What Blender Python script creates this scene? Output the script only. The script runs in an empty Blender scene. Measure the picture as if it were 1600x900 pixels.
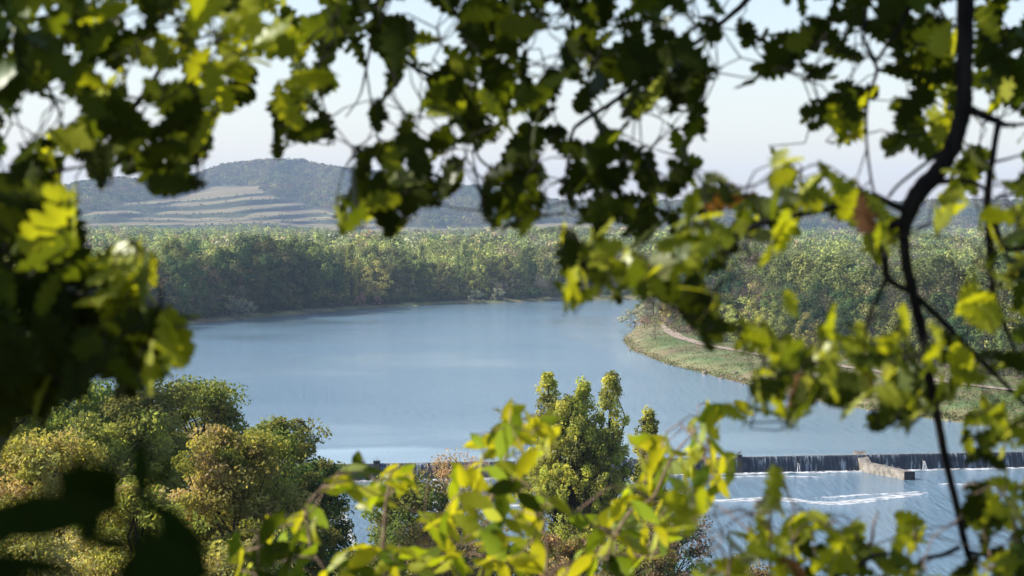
import bpy, math, random
import numpy as np

# ------------------------------------------------------------------ camera
SC = bpy.context.scene
COL = SC.collection
FPX = 3778.0                       # focal length in photo pixels (85 mm on 36 mm, 1600 px wide)
CAM = np.array([0.0, 0.0, 42.0])   # 42 m above the river
PITCH = math.atan(110 / FPX)
FWD = np.array([0, math.cos(PITCH), -math.sin(PITCH)])
UPV = np.array([0, math.sin(PITCH), math.cos(PITCH)])
RGT = np.array([1.0, 0, 0])

cd = bpy.data.cameras.new('camera')
cam = bpy.data.objects.new('camera', cd)
COL.objects.link(cam)
SC.camera = cam
cam.location = CAM
cam.rotation_euler = (math.radians(90) - PITCH, 0, 0)
cd.sensor_width = 36
cd.lens = 85
cd.clip_start = 0.05
cd.clip_end = 40000
cd.dof.use_dof = True
cd.dof.focus_distance = 420
cd.dof.aperture_fstop = 10.0

# ------------------------------------------------------------------ light
SUN_AZ = math.atan2(-0.995, 0.04)      # direction to the sun, angle from +Y towards +X
SUN_EL = math.radians(34)
SV = np.array([math.sin(SUN_AZ) * math.cos(SUN_EL), math.cos(SUN_AZ) * math.cos(SUN_EL), math.sin(SUN_EL)])
W = bpy.data.worlds.new('World')
SC.world = W
W.use_nodes = True
nt = W.node_tree
nt.nodes.clear()
sky = nt.nodes.new('ShaderNodeTexSky')
sky.sky_type = 'NISHITA'
sky.sun_disc = False
sky.sun_elevation = SUN_EL
sky.sun_rotation = SUN_AZ
sky.altitude = 100
sky.air_density = 1.0
sky.dust_density = 0.6
sky.ozone_density = 2.6
bg = nt.nodes.new('ShaderNodeBackground')
bg.inputs['Strength'].default_value = 0.106
wo = nt.nodes.new('ShaderNodeOutputWorld')
wb = nt.nodes.new('ShaderNodeVectorMath')      # white balance of the daylight
wb.operation = 'MULTIPLY'
wb.inputs[1].default_value = (1.13, 1.0, 0.975)
nt.links.new(sky.outputs[0], wb.inputs[0])
nt.links.new(wb.outputs[0], bg.inputs[0])
nt.links.new(bg.outputs[0], wo.inputs[0])

sd = bpy.data.lights.new('sun', 'SUN')
sd.energy = 5.0
sd.angle = math.radians(0.5)
sd.color = (1.0, 0.93, 0.82)
sun = bpy.data.objects.new('sun', sd)
COL.objects.link(sun)
from mathutils import Vector
sun.rotation_euler = Vector(SV).to_track_quat('Z', 'Y').to_euler()

SC.view_settings.view_transform = 'Standard'
SC.view_settings.look = 'None'
SC.view_settings.gamma = 1
SC.view_settings.exposure = 0.95
SC.view_settings.use_curve_mapping = False
SC.cycles.use_denoising = True
SC.cycles.denoising_prefilter = 'ACCURATE'
SC.cycles.volume_bounces = 0
SC.cycles.max_bounces = 7
SC.cycles.diffuse_bounces = 3
SC.cycles.glossy_bounces = 2
SC.cycles.transmission_bounces = 3
SC.cycles.caustics_reflective = False
SC.cycles.caustics_refractive = False
SC.cycles.sample_clamp_indirect = 4

rng = np.random.default_rng(11)
random.seed(5)


# ------------------------------------------------------------------ helpers
def pdir(px, py):
    return FWD + RGT * ((px - 800) / FPX) + UPV * ((450 - py) / FPX)


def at(px, py, d):
    """the point seen at photo pixel (px, py), d metres in front of the camera"""
    return CAM + pdir(px, py) * d


def on_plane(px, py, z):
    v = pdir(px, py)
    return CAM + v * ((z - CAM[2]) / v[2])


def proj(P):
    q = np.asarray(P) - CAM
    d = q @ FWD
    return 800 + FPX * (q @ RGT) / d, 450 - FPX * (q @ UPV) / d


def tag(o, label=None, cat=None, group=None, kind=None):
    for k, v in (('label', label), ('category', cat), ('group', group), ('kind', kind)):
        if v:
            o[k] = v
    return o


def raw_mesh(name, V, F, mat=None, tint=None, smooth=False):
    """V (n,3), F (m,k) uniform polygons -> mesh datablock"""
    me = bpy.data.meshes.new(name)
    V = np.asarray(V, dtype=np.float32)
    F = np.asarray(F, dtype=np.int32)
    m, k = F.shape
    me.vertices.add(len(V))
    me.vertices.foreach_set('co', V.ravel())
    me.loops.add(m * k)
    me.loops.foreach_set('vertex_index', F.ravel())
    me.polygons.add(m)
    me.polygons.foreach_set('loop_start', np.arange(0, m * k, k, dtype=np.int32))
    me.polygons.foreach_set('loop_total', np.full(m, k, dtype=np.int32))
    me.update(calc_edges=True)
    if smooth:
        me.polygons.foreach_set('use_smooth', np.ones(m, dtype=bool))
    if tint is not None:
        t = np.asarray(tint, dtype=np.float32)
        dom = 'FACE' if len(t) == m else 'POINT'
        a = me.attributes.new('tint', 'FLOAT_COLOR', dom)
        a.data.foreach_set('color', np.hstack([t, np.ones((len(t), 1), np.float32)]).ravel())
    if mat:
        me.materials.append(mat)
    return me


def link(name, me, parent=None, loc=None):
    o = bpy.data.objects.new(name, me)
    COL.objects.link(o)
    if parent is not None:
        o.parent = parent
    if loc is not None:
        o.location = loc
    return o


def empty(name, loc=(0, 0, 0)):
    o = bpy.data.objects.new(name, None)
    o.empty_display_size = 0.2
    COL.objects.link(o)
    o.location = loc
    return o


class Tubes:
    """collects tapered tubes as quads"""

    def __init__(self, sides=6):
        self.V, self.F, self.n, self.s = [], [], 0, sides

    def add(self, pts, rad, wob=0.0):
        P = np.asarray(pts, float)
        n = len(P)
        R = np.interp(np.linspace(0, 1, n), np.linspace(0, 1, len(rad)), rad) if len(rad) != n else np.asarray(rad, float)
        T = np.gradient(P, axis=0)
        T /= np.linalg.norm(T, axis=1)[:, None] + 1e-9
        ref = np.array([0.31, 0.22, 0.92]) if abs(T[0][2]) < 0.85 else np.array([1.0, 0.1, 0])
        A = np.cross(T, ref)
        A /= np.linalg.norm(A, axis=1)[:, None] + 1e-9
        B = np.cross(T, A)
        s = self.s
        th = np.arange(s) * 2 * math.pi / s
        rr = R[:, None] * (1 + (wob * rng.uniform(-1, 1, (n, s)) if wob else 0))
        ring = P[:, None, :] + rr[:, :, None] * (A[:, None, :] * np.cos(th)[None, :, None] + B[:, None, :] * np.sin(th)[None, :, None])
        self.V.append(ring.reshape(-1, 3))
        i = np.arange(n - 1)[:, None] * s
        j = np.arange(s)[None, :]
        j2 = (j + 1) % s
        f = np.stack([i + j, i + j2, i + s + j2, i + s + j], -1).reshape(-1, 4) + self.n
        self.F.append(f)
        self.n += n * s

    def mesh(self, name, mat):
        return raw_mesh(name, np.vstack(self.V), np.vstack(self.F), mat, smooth=True)


def smooth_line(pts, k=6):
    """Catmull-Rom through rows of pts (any number of columns)"""
    P = np.asarray(pts, float)
    P = np.vstack([2 * P[0] - P[1], P, 2 * P[-1] - P[-2]])
    out = []
    for i in range(1, len(P) - 2):
        for t in np.arange(k) / k:
            a, b, c, d = P[i - 1], P[i], P[i + 1], P[i + 2]
            out.append(0.5 * ((2 * b) + (c - a) * t + (2 * a - 5 * b + 4 * c - d) * t * t + (3 * b - a - 3 * c + d) * t ** 3))
    out.append(P[-2])
    return np.array(out)


# ------------------------------------------------------------------ materials
def new_mat(name):
    m = bpy.data.materials.new(name)
    m.use_nodes = True
    m.node_tree.nodes.clear()
    return m, m.node_tree.nodes, m.node_tree.links


def N(nodes, t, **kw):
    n = nodes.new(t)
    for k, v in kw.items():
        if hasattr(n, k):
            setattr(n, k, v)
        else:
            n.inputs[k].default_value = v
    return n


def leaf_mat(name, trans=0.4, gloss=0.15, vary=0.25, tcol=(1.5, 1.25, 0.35), rough=0.45, sat=1.0):
    """leaf colour comes from the 'tint' attribute; light passes through yellower than it bounces off"""
    m, n, l = new_mat(name)
    at_ = N(n, 'ShaderNodeAttribute', attribute_name='tint')
    oi = N(n, 'ShaderNodeObjectInfo')
    hsv = N(n, 'ShaderNodeHueSaturation')
    mr = N(n, 'ShaderNodeMapRange')
    mr.inputs['To Min'].default_value = 1 - vary
    mr.inputs['To Max'].default_value = 1 + vary
    l.new(oi.outputs['Random'], mr.inputs['Value'])
    l.new(mr.outputs[0], hsv.inputs['Value'])
    mh = N(n, 'ShaderNodeMapRange')
    mh.inputs['To Min'].default_value = 0.5 - vary * 0.08
    mh.inputs['To Max'].default_value = 0.5 + vary * 0.08
    mul = N(n, 'ShaderNodeMath', operation='MULTIPLY')
    mul.inputs[1].default_value = 7.31
    fr = N(n, 'ShaderNodeMath', operation='FRACT')
    l.new(oi.outputs['Random'], mul.inputs[0])
    l.new(mul.outputs[0], fr.inputs[0])
    l.new(fr.outputs[0], mh.inputs['Value'])
    l.new(mh.outputs[0], hsv.inputs['Hue'])
    hsv.inputs['Saturation'].default_value = sat
    l.new(at_.outputs['Color'], hsv.inputs['Color'])
    df = N(n, 'ShaderNodeBsdfDiffuse')
    l.new(hsv.outputs[0], df.inputs['Color'])
    tr = N(n, 'ShaderNodeBsdfTranslucent')
    mx = N(n, 'ShaderNodeVectorMath', operation='MULTIPLY')
    mx.inputs[1].default_value = tcol
    l.new(hsv.outputs[0], mx.inputs[0])
    l.new(mx.outputs[0], tr.inputs['Color'])
    m1 = N(n, 'ShaderNodeMixShader')
    m1.inputs[0].default_value = trans
    l.new(df.outputs[0], m1.inputs[1])
    l.new(tr.outputs[0], m1.inputs[2])
    last = m1
    if gloss:
        gl = N(n, 'ShaderNodeBsdfGlossy')
        gl.inputs['Roughness'].default_value = rough
        gl.inputs['Color'].default_value = (0.9, 0.95, 0.9, 1)
        fz = N(n, 'ShaderNodeFresnel')
        fz.inputs['IOR'].default_value = 1.4
        ml = N(n, 'ShaderNodeMath', operation='MULTIPLY')
        ml.inputs[1].default_value = gloss * 4
        l.new(fz.outputs[0], ml.inputs[0])
        m2 = N(n, 'ShaderNodeMixShader')
        l.new(ml.outputs[0], m2.inputs[0])
        l.new(m1.outputs[0], m2.inputs[1])
        l.new(gl.outputs[0], m2.inputs[2])
        last = m2
    out = N(n, 'ShaderNodeOutputMaterial')
    l.new(last.outputs[0], out.inputs[0])
    return m


def rough_mat(name, c1, c2, scale=4.0, rough=0.9, bump=0.3, detail=6, c3=None, stretch=(1, 1, 1), dist=0.1):
    m, n, l = new_mat(name)
    tc = N(n, 'ShaderNodeTexCoord')
    mp = N(n, 'ShaderNodeMapping')
    mp.inputs['Scale'].default_value = stretch
    l.new(tc.outputs['Object'], mp.inputs[0])
    nz = N(n, 'ShaderNodeTexNoise')
    nz.inputs['Scale'].default_value = scale
    nz.inputs['Detail'].default_value = detail
    l.new(mp.outputs[0], nz.inputs['Vector'])
    cr = N(n, 'ShaderNodeValToRGB')
    cr.color_ramp.elements[0].position = 0.35
    cr.color_ramp.elements[1].position = 0.65
    cr.color_ramp.elements[0].color = (*c1, 1)
    cr.color_ramp.elements[1].color = (*c2, 1)
    if c3:
        e = cr.color_ramp.elements.new(0.5)
        e.color = (*c3, 1)
    l.new(nz.outputs['Fac'], cr.inputs[0])
    pb = N(n, 'ShaderNodeBsdfPrincipled')
    pb.inputs['Roughness'].default_value = rough
    pb.inputs['Specular IOR Level'].default_value = 0.25
    l.new(cr.outputs[0], pb.inputs['Base Color'])
    bp = N(n, 'ShaderNodeBump')
    bp.inputs['Strength'].default_value = bump
    bp.inputs['Distance'].default_value = dist
    l.new(nz.outputs['Fac'], bp.inputs['Height'])
    l.new(bp.outputs[0], pb.inputs['Normal'])
    out = N(n, 'ShaderNodeOutputMaterial')
    l.new(pb.outputs[0], out.inputs[0])
    return m


def tint_mat(name, nscale=0.05, amt=0.5, rough=0.95, nscale2=0.8):
    """ground-like surface: colour from the 'tint' attribute broken up by two noises"""
    m, n, l = new_mat(name)
    a = N(n, 'ShaderNodeAttribute', attribute_name='tint')
    tc = N(n, 'ShaderNodeTexCoord')
    z1 = N(n, 'ShaderNodeTexNoise')
    z1.inputs['Scale'].default_value = nscale
    z1.inputs['Detail'].default_value = 8
    z2 = N(n, 'ShaderNodeTexNoise')
    z2.inputs['Scale'].default_value = nscale2
    z2.inputs['Detail'].default_value = 4
    l.new(tc.outputs['Object'], z1.inputs['Vector'])
    l.new(tc.outputs['Object'], z2.inputs['Vector'])
    ad = N(n, 'ShaderNodeMath', operation='ADD')
    l.new(z1.outputs['Fac'], ad.inputs[0])
    l.new(z2.outputs['Fac'], ad.inputs[1])
    mr = N(n, 'ShaderNodeMapRange')
    mr.inputs['From Min'].default_value = 0.65
    mr.inputs['From Max'].default_value = 1.35
    mr.inputs['To Min'].default_value = 1 - amt
    mr.inputs['To Max'].default_value = 1 + amt
    l.new(ad.outputs[0], mr.inputs['Value'])
    hs = N(n, 'ShaderNodeHueSaturation')
    l.new(mr.outputs[0], hs.inputs['Value'])
    mh = N(n, 'ShaderNodeMapRange')
    mh.inputs['From Min'].default_value = 0.3
    mh.inputs['From Max'].default_value = 0.7
    mh.inputs['To Min'].default_value = 0.46
    mh.inputs['To Max'].default_value = 0.53
    l.new(z1.outputs['Fac'], mh.inputs['Value'])
    l.new(mh.outputs[0], hs.inputs['Hue'])
    l.new(a.outputs['Color'], hs.inputs['Color'])
    pb = N(n, 'ShaderNodeBsdfPrincipled')
    pb.inputs['Roughness'].default_value = rough
    pb.inputs['Specular IOR Level'].default_value = 0.15
    l.new(hs.outputs[0], pb.inputs['Base Color'])
    out = N(n, 'ShaderNodeOutputMaterial')
    l.new(pb.outputs[0], out.inputs[0])
    return m


M_OAK = leaf_mat('oak_leaf', trans=0.55, gloss=0.015, vary=0.0, tcol=(1.45, 1.35, 0.25))
M_SHADE_LEAF = leaf_mat('shade_leaf', trans=0.25, gloss=0, vary=0.0, tcol=(1.2, 1.5, 0.3))
M_SHRUB = leaf_mat('shrub_leaf', trans=0.55, gloss=0.01, vary=0.0, tcol=(1.45, 1.25, 0.3))
M_TREE = leaf_mat('tree_leaf', trans=0.5, gloss=0, vary=0.18, tcol=(1.3, 1.2, 0.6))
M_FAR = leaf_mat('far_leaf', trans=0.18, gloss=0, vary=0.34, tcol=(1.2, 1.1, 0.7))
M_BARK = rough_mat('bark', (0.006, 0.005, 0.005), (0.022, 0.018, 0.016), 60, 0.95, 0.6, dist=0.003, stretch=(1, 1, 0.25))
M_TWIG = rough_mat('twig_bark', (0.05, 0.035, 0.028), (0.13, 0.09, 0.07), 90, 0.85, 0.4, dist=0.002)
M_STEM = rough_mat('shrub_stem', (0.16, 0.10, 0.07), (0.30, 0.21, 0.15), 80, 0.8, 0.4, dist=0.002)
M_TRUNK = rough_mat('trunk_bark', (0.02, 0.017, 0.014), (0.06, 0.05, 0.04), 6, 0.95, 0.5)
M_TRUNKP = rough_mat('pale_bark', (0.12, 0.11, 0.09), (0.24, 0.21, 0.18), 6, 0.95, 0.5)
M_GROUND = tint_mat('ground_cover', 0.045, 0.45)
M_HILL = tint_mat('hill_cover', 0.012, 0.3, nscale2=0.12)
M_CONC = rough_mat('weathered_concrete', (0.10, 0.09, 0.075), (0.27, 0.245, 0.21), 0.9, 0.9, 0.4, c3=(0.21, 0.19, 0.16), dist=0.05)
M_CONCD = rough_mat('wet_and_shaded_concrete', (0.012, 0.013, 0.014), (0.035, 0.035, 0.035), 2, 0.6, 0.4, dist=0.05)
M_PATH = rough_mat('gravel_path', (0.24, 0.19, 0.145), (0.34, 0.28, 0.22), 0.6, 0.95, 0.2)
M_ROCK = rough_mat('bank_stone', (0.13, 0.11, 0.085), (0.30, 0.25, 0.19), 1.5, 0.9, 0.5)
M_BIRD = rough_mat('bird_feather', (0.05, 0.05, 0.05), (0.3, 0.3, 0.29), 8, 0.8, 0.1)


def foam_mat():
    m, n, l = new_mat('foam')
    tc = N(n, 'ShaderNodeTexCoord')
    nz = N(n, 'ShaderNodeTexNoise')
    nz.inputs['Scale'].default_value = 1.6
    nz.inputs['Detail'].default_value = 9
    mp = N(n, 'ShaderNodeMapping')
    mp.inputs['Scale'].default_value = (0.35, 0.9, 1)
    l.new(tc.outputs['Object'], mp.inputs[0])
    l.new(mp.outputs[0], nz.inputs['Vector'])
    cr = N(n, 'ShaderNodeValToRGB')
    cr.color_ramp.elements[0].position = 0.36
    cr.color_ramp.elements[1].position = 0.60
    cr.color_ramp.elements[0].color = (0, 0, 0, 1)
    l.new(nz.outputs['Fac'], cr.inputs[0])
    df = N(n, 'ShaderNodeBsdfDiffuse')
    df.inputs['Color'].default_value = (0.60, 0.62, 0.64, 1)
    tp = N(n, 'ShaderNodeBsdfTransparent')
    mx = N(n, 'ShaderNodeMixShader')
    l.new(cr.outputs[0], mx.inputs[0])
    l.new(tp.outputs[0], mx.inputs[1])
    l.new(df.outputs[0], mx.inputs[2])
    out = N(n, 'ShaderNodeOutputMaterial')
    l.new(mx.outputs[0], out.inputs[0])
    return m


M_FOAM = foam_mat()


def water_mat(name, base, bumpd, s1, s2):
    """rippled river: the 'tint' attribute's red channel says how calm the surface is"""
    m, n, l = new_mat(name)
    tc = N(n, 'ShaderNodeTexCoord')
    a = N(n, 'ShaderNodeAttribute', attribute_name='tint')
    sp = N(n, 'ShaderNodeSeparateColor')
    l.new(a.outputs['Color'], sp.inputs[0])
    mp = N(n, 'ShaderNodeMapping')
    mp.inputs['Scale'].default_value = (1, 0.8, 1)
    mp.inputs['Rotation'].default_value = (0, 0, 0.25)
    l.new(tc.outputs['Object'], mp.inputs[0])
    z1 = N(n, 'ShaderNodeTexNoise')
    z1.inputs['Scale'].default_value = s1
    z1.inputs['Detail'].default_value = 5
    z1.inputs['Roughness'].default_value = 0.62
    z1.inputs['Distortion'].default_value = 0.4
    l.new(mp.outputs[0], z1.inputs['Vector'])
    z2 = N(n, 'ShaderNodeTexNoise')
    z2.inputs['Scale'].default_value = s2
    z2.inputs['Detail'].default_value = 5
    l.new(mp.outputs[0], z2.inputs['Vector'])
    # gusts: broad patches where ripples are stronger or weaker
    g = N(n, 'ShaderNodeTexNoise')
    g.inputs['Scale'].default_value = 0.012
    g.inputs['Detail'].default_value = 5
    mg = N(n, 'ShaderNodeMapping')
    mg.inputs['Scale'].default_value = (0.8, 1.0, 1)
    l.new(tc.outputs['Object'], mg.inputs[0])
    l.new(mg.outputs[0], g.inputs['Vector'])
    gr = N(n, 'ShaderNodeMapRange')
    gr.inputs['From Min'].default_value = 0.35
    gr.inputs['From Max'].default_value = 0.65
    gr.inputs['To Min'].default_value = 0.35
    gr.inputs['To Max'].default_value = 1.3
    l.new(g.outputs['Fac'], gr.inputs['Value'])
    ml = N(n, 'ShaderNodeMath', operation='MULTIPLY')
    iv = N(n, 'ShaderNodeMath', operation='SUBTRACT')
    iv.inputs[0].default_value = 1.0
    l.new(sp.outputs[0], iv.inputs[1])
    l.new(gr.outputs[0], ml.inputs[0])
    l.new(iv.outputs[0], ml.inputs[1])
    ad = N(n, 'ShaderNodeMath', operation='ADD')
    l.new(z1.outputs['Fac'], ad.inputs[0])
    l.new(z2.outputs['Fac'], ad.inputs[1])
    mq = N(n, 'ShaderNodeMapping')
    mq.inputs['Scale'].default_value = (0.75, 0.085, 1)
    l.new(tc.outputs['Object'], mq.inputs[0])
    z3 = N(n, 'ShaderNodeTexNoise')
    z3.inputs['Scale'].default_value = 1.0
    z3.inputs['Detail'].default_value = 3
    z3.inputs['Roughness'].default_value = 0.7
    l.new(mq.outputs[0], z3.inputs['Vector'])
    m3 = N(n, 'ShaderNodeMath', operation='MULTIPLY_ADD')
    m3.inputs[1].default_value = 3.2
    l.new(z3.outputs['Fac'], m3.inputs[0])
    l.new(ad.outputs[0], m3.inputs[2])
    ad = m3
    bp = N(n, 'ShaderNodeBump')
    bp.inputs['Distance'].default_value = bumpd
    l.new(ml.outputs[0], bp.inputs['Strength'])
    l.new(ad.outputs[0], bp.inputs['Height'])
    pb = N(n, 'ShaderNodeBsdfPrincipled')
    pb.inputs['Base Color'].default_value = (*base, 1)
    pb.inputs['IOR'].default_value = 1.333
    rr = N(n, 'ShaderNodeMapRange')
    rr.inputs['To Min'].default_value = 0.03
    rr.inputs['To Max'].default_value = 0.10
    l.new(ml.outputs[0], rr.inputs['Value'])
    l.new(rr.outputs[0], pb.inputs['Roughness'])
    l.new(bp.outputs[0], pb.inputs['Normal'])
    out = N(n, 'ShaderNodeOutputMaterial')
    l.new(pb.outputs[0], out.inputs[0])
    return m


M_WATER = water_mat('river_water', (0.145, 0.24, 0.315), 0.10, 1.3, 4.5)
M_WATER2 = water_mat('lower_water', (0.12, 0.205, 0.27), 0.18, 1.2, 4.0)


def fall_mat():
    m, n, l = new_mat('falling_water')
    tc = N(n, 'ShaderNodeTexCoord')
    mp = N(n, 'ShaderNodeMapping')
    mp.inputs['Scale'].default_value = (1, 0.15, 0.12)
    l.new(tc.outputs['Object'], mp.inputs[0])
    nz = N(n, 'ShaderNodeTexNoise')
    nz.inputs['Scale'].default_value = 2.6
    nz.inputs['Detail'].default_value = 5
    l.new(mp.outputs[0], nz.inputs['Vector'])
    cr = N(n, 'ShaderNodeValToRGB')
    e = cr.color_ramp.elements
    e[0].position = 0.42
    e[0].color = (0.010, 0.014, 0.020, 1)
    e[1].position = 0.78
    e[1].color = (0.34, 0.38, 0.42, 1)
    k = e.new(0.58)
    k.color = (0.035, 0.045, 0.055, 1)
    l.new(nz.outputs['Fac'], cr.inputs[0])
    z2 = N(n, 'ShaderNodeTexNoise')
    z2.inputs['Scale'].default_value = 0.35
    z2.inputs['Detail'].default_value = 6
    l.new(tc.outputs['Object'], z2.inputs['Vector'])
    mz = N(n, 'ShaderNodeMath', operation='MULTIPLY_ADD')
    mz.inputs[1].default_value = 0.7
    l.new(z2.outputs['Fac'], mz.inputs[0])
    sb = N(n, 'ShaderNodeMath', operation='SUBTRACT')
    sb.inputs[1].default_value = 0.33
    l.new(nz.outputs['Fac'], sb.inputs[0])
    l.new(sb.outputs[0], mz.inputs[2])
    l.new(mz.outputs[0], cr.inputs[0])
    pb = N(n, 'ShaderNodeBsdfPrincipled')
    pb.inputs['Roughness'].default_value = 0.35
    l.new(cr.outputs[0], pb.inputs['Base Color'])
    bp = N(n, 'ShaderNodeBump')
    bp.inputs['Strength'].default_value = 0.6
    bp.inputs['Distance'].default_value = 0.1
    l.new(nz.outputs['Fac'], bp.inputs['Height'])
    l.new(bp.outputs[0], pb.inputs['Normal'])
    out = N(n, 'ShaderNodeOutputMaterial')
    l.new(pb.outputs[0], out.inputs[0])
    return m


M_FALL = fall_mat()

# ------------------------------------------------------------------ river outline and ground
river_px = [(-420, 575), (-150, 545), (100, 524), (285, 508), (400, 498), (480, 491), (600, 481), (740, 474),
            (870, 470), (1010, 468), (1200, 467), (1230, 471), (1040, 474), (988, 478), (984, 490), (1002, 502),
            (988, 512), (973, 524), (970, 532), (985, 548), (1040, 570), (1100, 585), (1160, 600), (1250, 622),
            (1350, 640), (1450, 655), (1600, 672)]
river = np.array([on_plane(x, y, 0)[:2] for x, y in river_px])


def crest_y(x):
    return 415.2 + 0.184 * x


river = np.vstack([river, [[118, 470], [126, 436], [128, 300], [128, 284], [60, 284], [0, 286], [-90, 292], [-260, 300]]])


def sdist(X, Y, poly):
    """signed distance: negative inside the polygon"""
    P = np.stack([X.ravel(), Y.ravel()], 1)
    best = np.full(len(P), 1e18)
    inside = np.zeros(len(P), bool)
    n = len(poly)
    for i in range(n):
        a, b = poly[i], poly[(i + 1) % n]
        ab = b - a
        t = np.clip(((P - a) @ ab) / (ab @ ab + 1e-12), 0, 1)
        d = ((P - a - t[:, None] * ab) ** 2).sum(1)
        best = np.minimum(best, d)
        c = (a[1] > P[:, 1]) != (b[1] > P[:, 1])
        with np.errstate(divide='ignore', invalid='ignore'):
            xi = (b[0] - a[0]) * (P[:, 1] - a[1]) / (b[1] - a[1]) + a[0]
        inside ^= c & (P[:, 0] < xi)
    d = np.sqrt(best)
    d[inside] *= -1
    return d.reshape(X.shape)


def vnoise(X, Y, s, seed):
    """cheap smooth noise from summed sines"""
    r = np.random.default_rng(seed)
    o = np.zeros_like(X, dtype=float)
    for _ in range(7):
        a = r.uniform(0, 2 * math.pi)
        k = s * r.uniform(0.5, 2.2)
        o += np.sin((X * math.cos(a) + Y * math.sin(a)) * k + r.uniform(0, 6.28))
    return o / 7


def ground_z(X, Y):
    d = sdist(X, Y, river) + vnoise(X, Y, 0.09, 3) * 1.6
    bank = np.interp(d, [-14, 0, 9, 20, 45], [-4.2, -0.25, 2.1, 2.6, 2.6])
    up = bank + np.clip(d / 45, 0, 1) * 0.5 * vnoise(X, Y, 0.02, 5)
    low = np.interp(d, [-14, 0, 9, 20], [-6.5, -2.8, -0.5, 1.0])
    slope = np.interp(Y, [-60, -6, 0, 3, 8, 20, 50, 90, 130, 170, 230, 278, 290, 310],
                      [44, 41.5, 40.4, 39.9, 37.5, 33, 27, 21.5, 17, 12.5, 5, -1.6, -3.0, -6.5])
    slope = slope + vnoise(X, Y, 0.05, 8) * 0.8 * np.clip((Y - 20) / 60, 0, 1)
    down = np.maximum(low, slope)
    w = np.clip((Y - (crest_y(X) - 2)) / 6, 0, 1)
    return np.where(Y < 310, np.maximum(slope, low), down * (1 - w) + up * w)


gx = np.concatenate([np.array([-14000, -8000, -5000, -3000, -2000, -1400, -1000, -700, -520]), np.arange(-420, 421, 3.0),
                     np.array([520, 700, 1000, 1400, 2000, 3000, 5000, 8000, 14000])])
gy = np.concatenate([np.array([-900, -300, -100, -40]), np.arange(-16, 60, 3.0), np.arange(60, 300, 5.0), np.arange(300, 900, 2.6),
                     np.arange(900, 1340, 4.0), np.arange(1340, 1800, 20), np.array([1900, 2200, 2700, 3300, 4000, 4800, 6000, 9000, 14000])])
GX, GY = np.meshgrid(gx, gy)
GZ = ground_z(GX, GY)
gd = sdist(GX, GY, river)
ny, nx = GX.shape
V = np.stack([GX.ravel(), GY.ravel(), GZ.ravel()], 1)
idx = np.arange(nx * ny).reshape(ny, nx)
F = np.stack([idx[:-1, :-1], idx[:-1, 1:], idx[1:, 1:], idx[1:, :-1]], -1).reshape(-1, 4)
path_px = [(1025, 495), (1040, 505), (1045, 515), (1062, 526), (1100, 538), (1150, 547), (1190, 554), (1260, 564),
           (1330, 574), (1400, 584), (1480, 596), (1560, 606), (1640, 616), (1760, 634)]
path = np.array([on_plane(x, y, 2.75)[:2] for x, y in path_px])
g = np.array([0.09, 0.13, 0.045])
dry = np.array([0.19, 0.155, 0.09])
mud = np.array([0.11, 0.09, 0.065])
wood = np.array([0.05, 0.05, 0.028])
nz = vnoise(GX, GY, 0.06, 21)
nz2 = vnoise(GX, GY, 0.25, 22)
f_dry = np.clip(0.30 + 0.9 * nz + 0.5 * nz2, 0, 1)[..., None]
T = g * (1 - f_dry) + dry * f_dry
edge = np.clip(1 - (gd - 3) / 7, 0, 1)[..., None] * np.clip(0.8 + nz2, 0, 1)[..., None]
T = T * (1 - 0.55 * edge) + 0.55 * edge * np.array([0.30, 0.25, 0.14])
T = np.where((gd < 1.0)[..., None], mud, T)
far = np.clip((gd - 60) / 30, 0, 1)[..., None]
T = T * (1 - far) + wood * far
T = np.where((GX < 30)[..., None] & (gd > 6)[..., None], wood * 0.9, T)
T = np.where((GY < 300)[..., None], wood * 1.1, T)
link('ground', raw_mesh('ground', V, F, M_GROUND, T.reshape(-1, 3), smooth=True))
tag(bpy.data.objects['ground'], 'wooded and grassy ground of the river valley', kind='structure')

# path ribbon along the far-right bank
pl = smooth_line(path, 5)
tg = np.gradient(pl, axis=0)
tg /= np.linalg.norm(tg, axis=1)[:, None]
nr = np.stack([-tg[:, 1], tg[:, 0]], 1)
rows = []
for k, wv in enumerate(np.linspace(-1.9, 1.9, 5)):
    q = pl + nr * (wv * (1 + 0.08 * np.sin(np.arange(len(pl)) * 1.3 + k)))[:, None]
    z = ground_z(q[:, 0], q[:, 1]) + 0.22
    rows.append(np.column_stack([q, z]))
PV = np.stack(rows, 1)
n1 = len(pl)
ix = np.arange(n1 * 5).reshape(n1, 5)
PF = np.stack([ix[:-1, :-1], ix[:-1, 1:], ix[1:, 1:], ix[1:, :-1]], -1).reshape(-1, 4)
link('path', raw_mesh('path', PV.reshape(-1, 3), PF, M_PATH, smooth=True))
tag(bpy.data.objects['path'], 'pale gravel path curving along the grassy river bank', kind='structure')

# ------------------------------------------------------------------ water sheets
xs = np.concatenate([np.linspace(-700, -200, 20)[:-1], np.linspace(-200, 160, 120), np.linspace(160, 900, 12)[1:]])
ts = np.concatenate([np.linspace(0, 60, 30)[:-1], np.linspace(60, 500, 110)[:-1], np.linspace(500, 1300, 60)])
WX, TT = np.meshgrid(xs, ts)
WY = crest_y(WX) + 0.25 + TT
PXX = 800 + FPX * WX / WY
PYY = 340 + FPX * 42 / WY


def blob(cx, cy, rx, ry, soft=1.0, rot=0.0):
    c, s = math.cos(rot), math.sin(rot)
    u = ((PXX - cx) * c + (PYY - cy) * s) / rx
    v = (-(PXX - cx) * s + (PYY - cy) * c) / ry
    return np.clip((1.25 - np.sqrt(u * u + v * v)) / (0.5 * soft), 0, 1)


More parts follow.
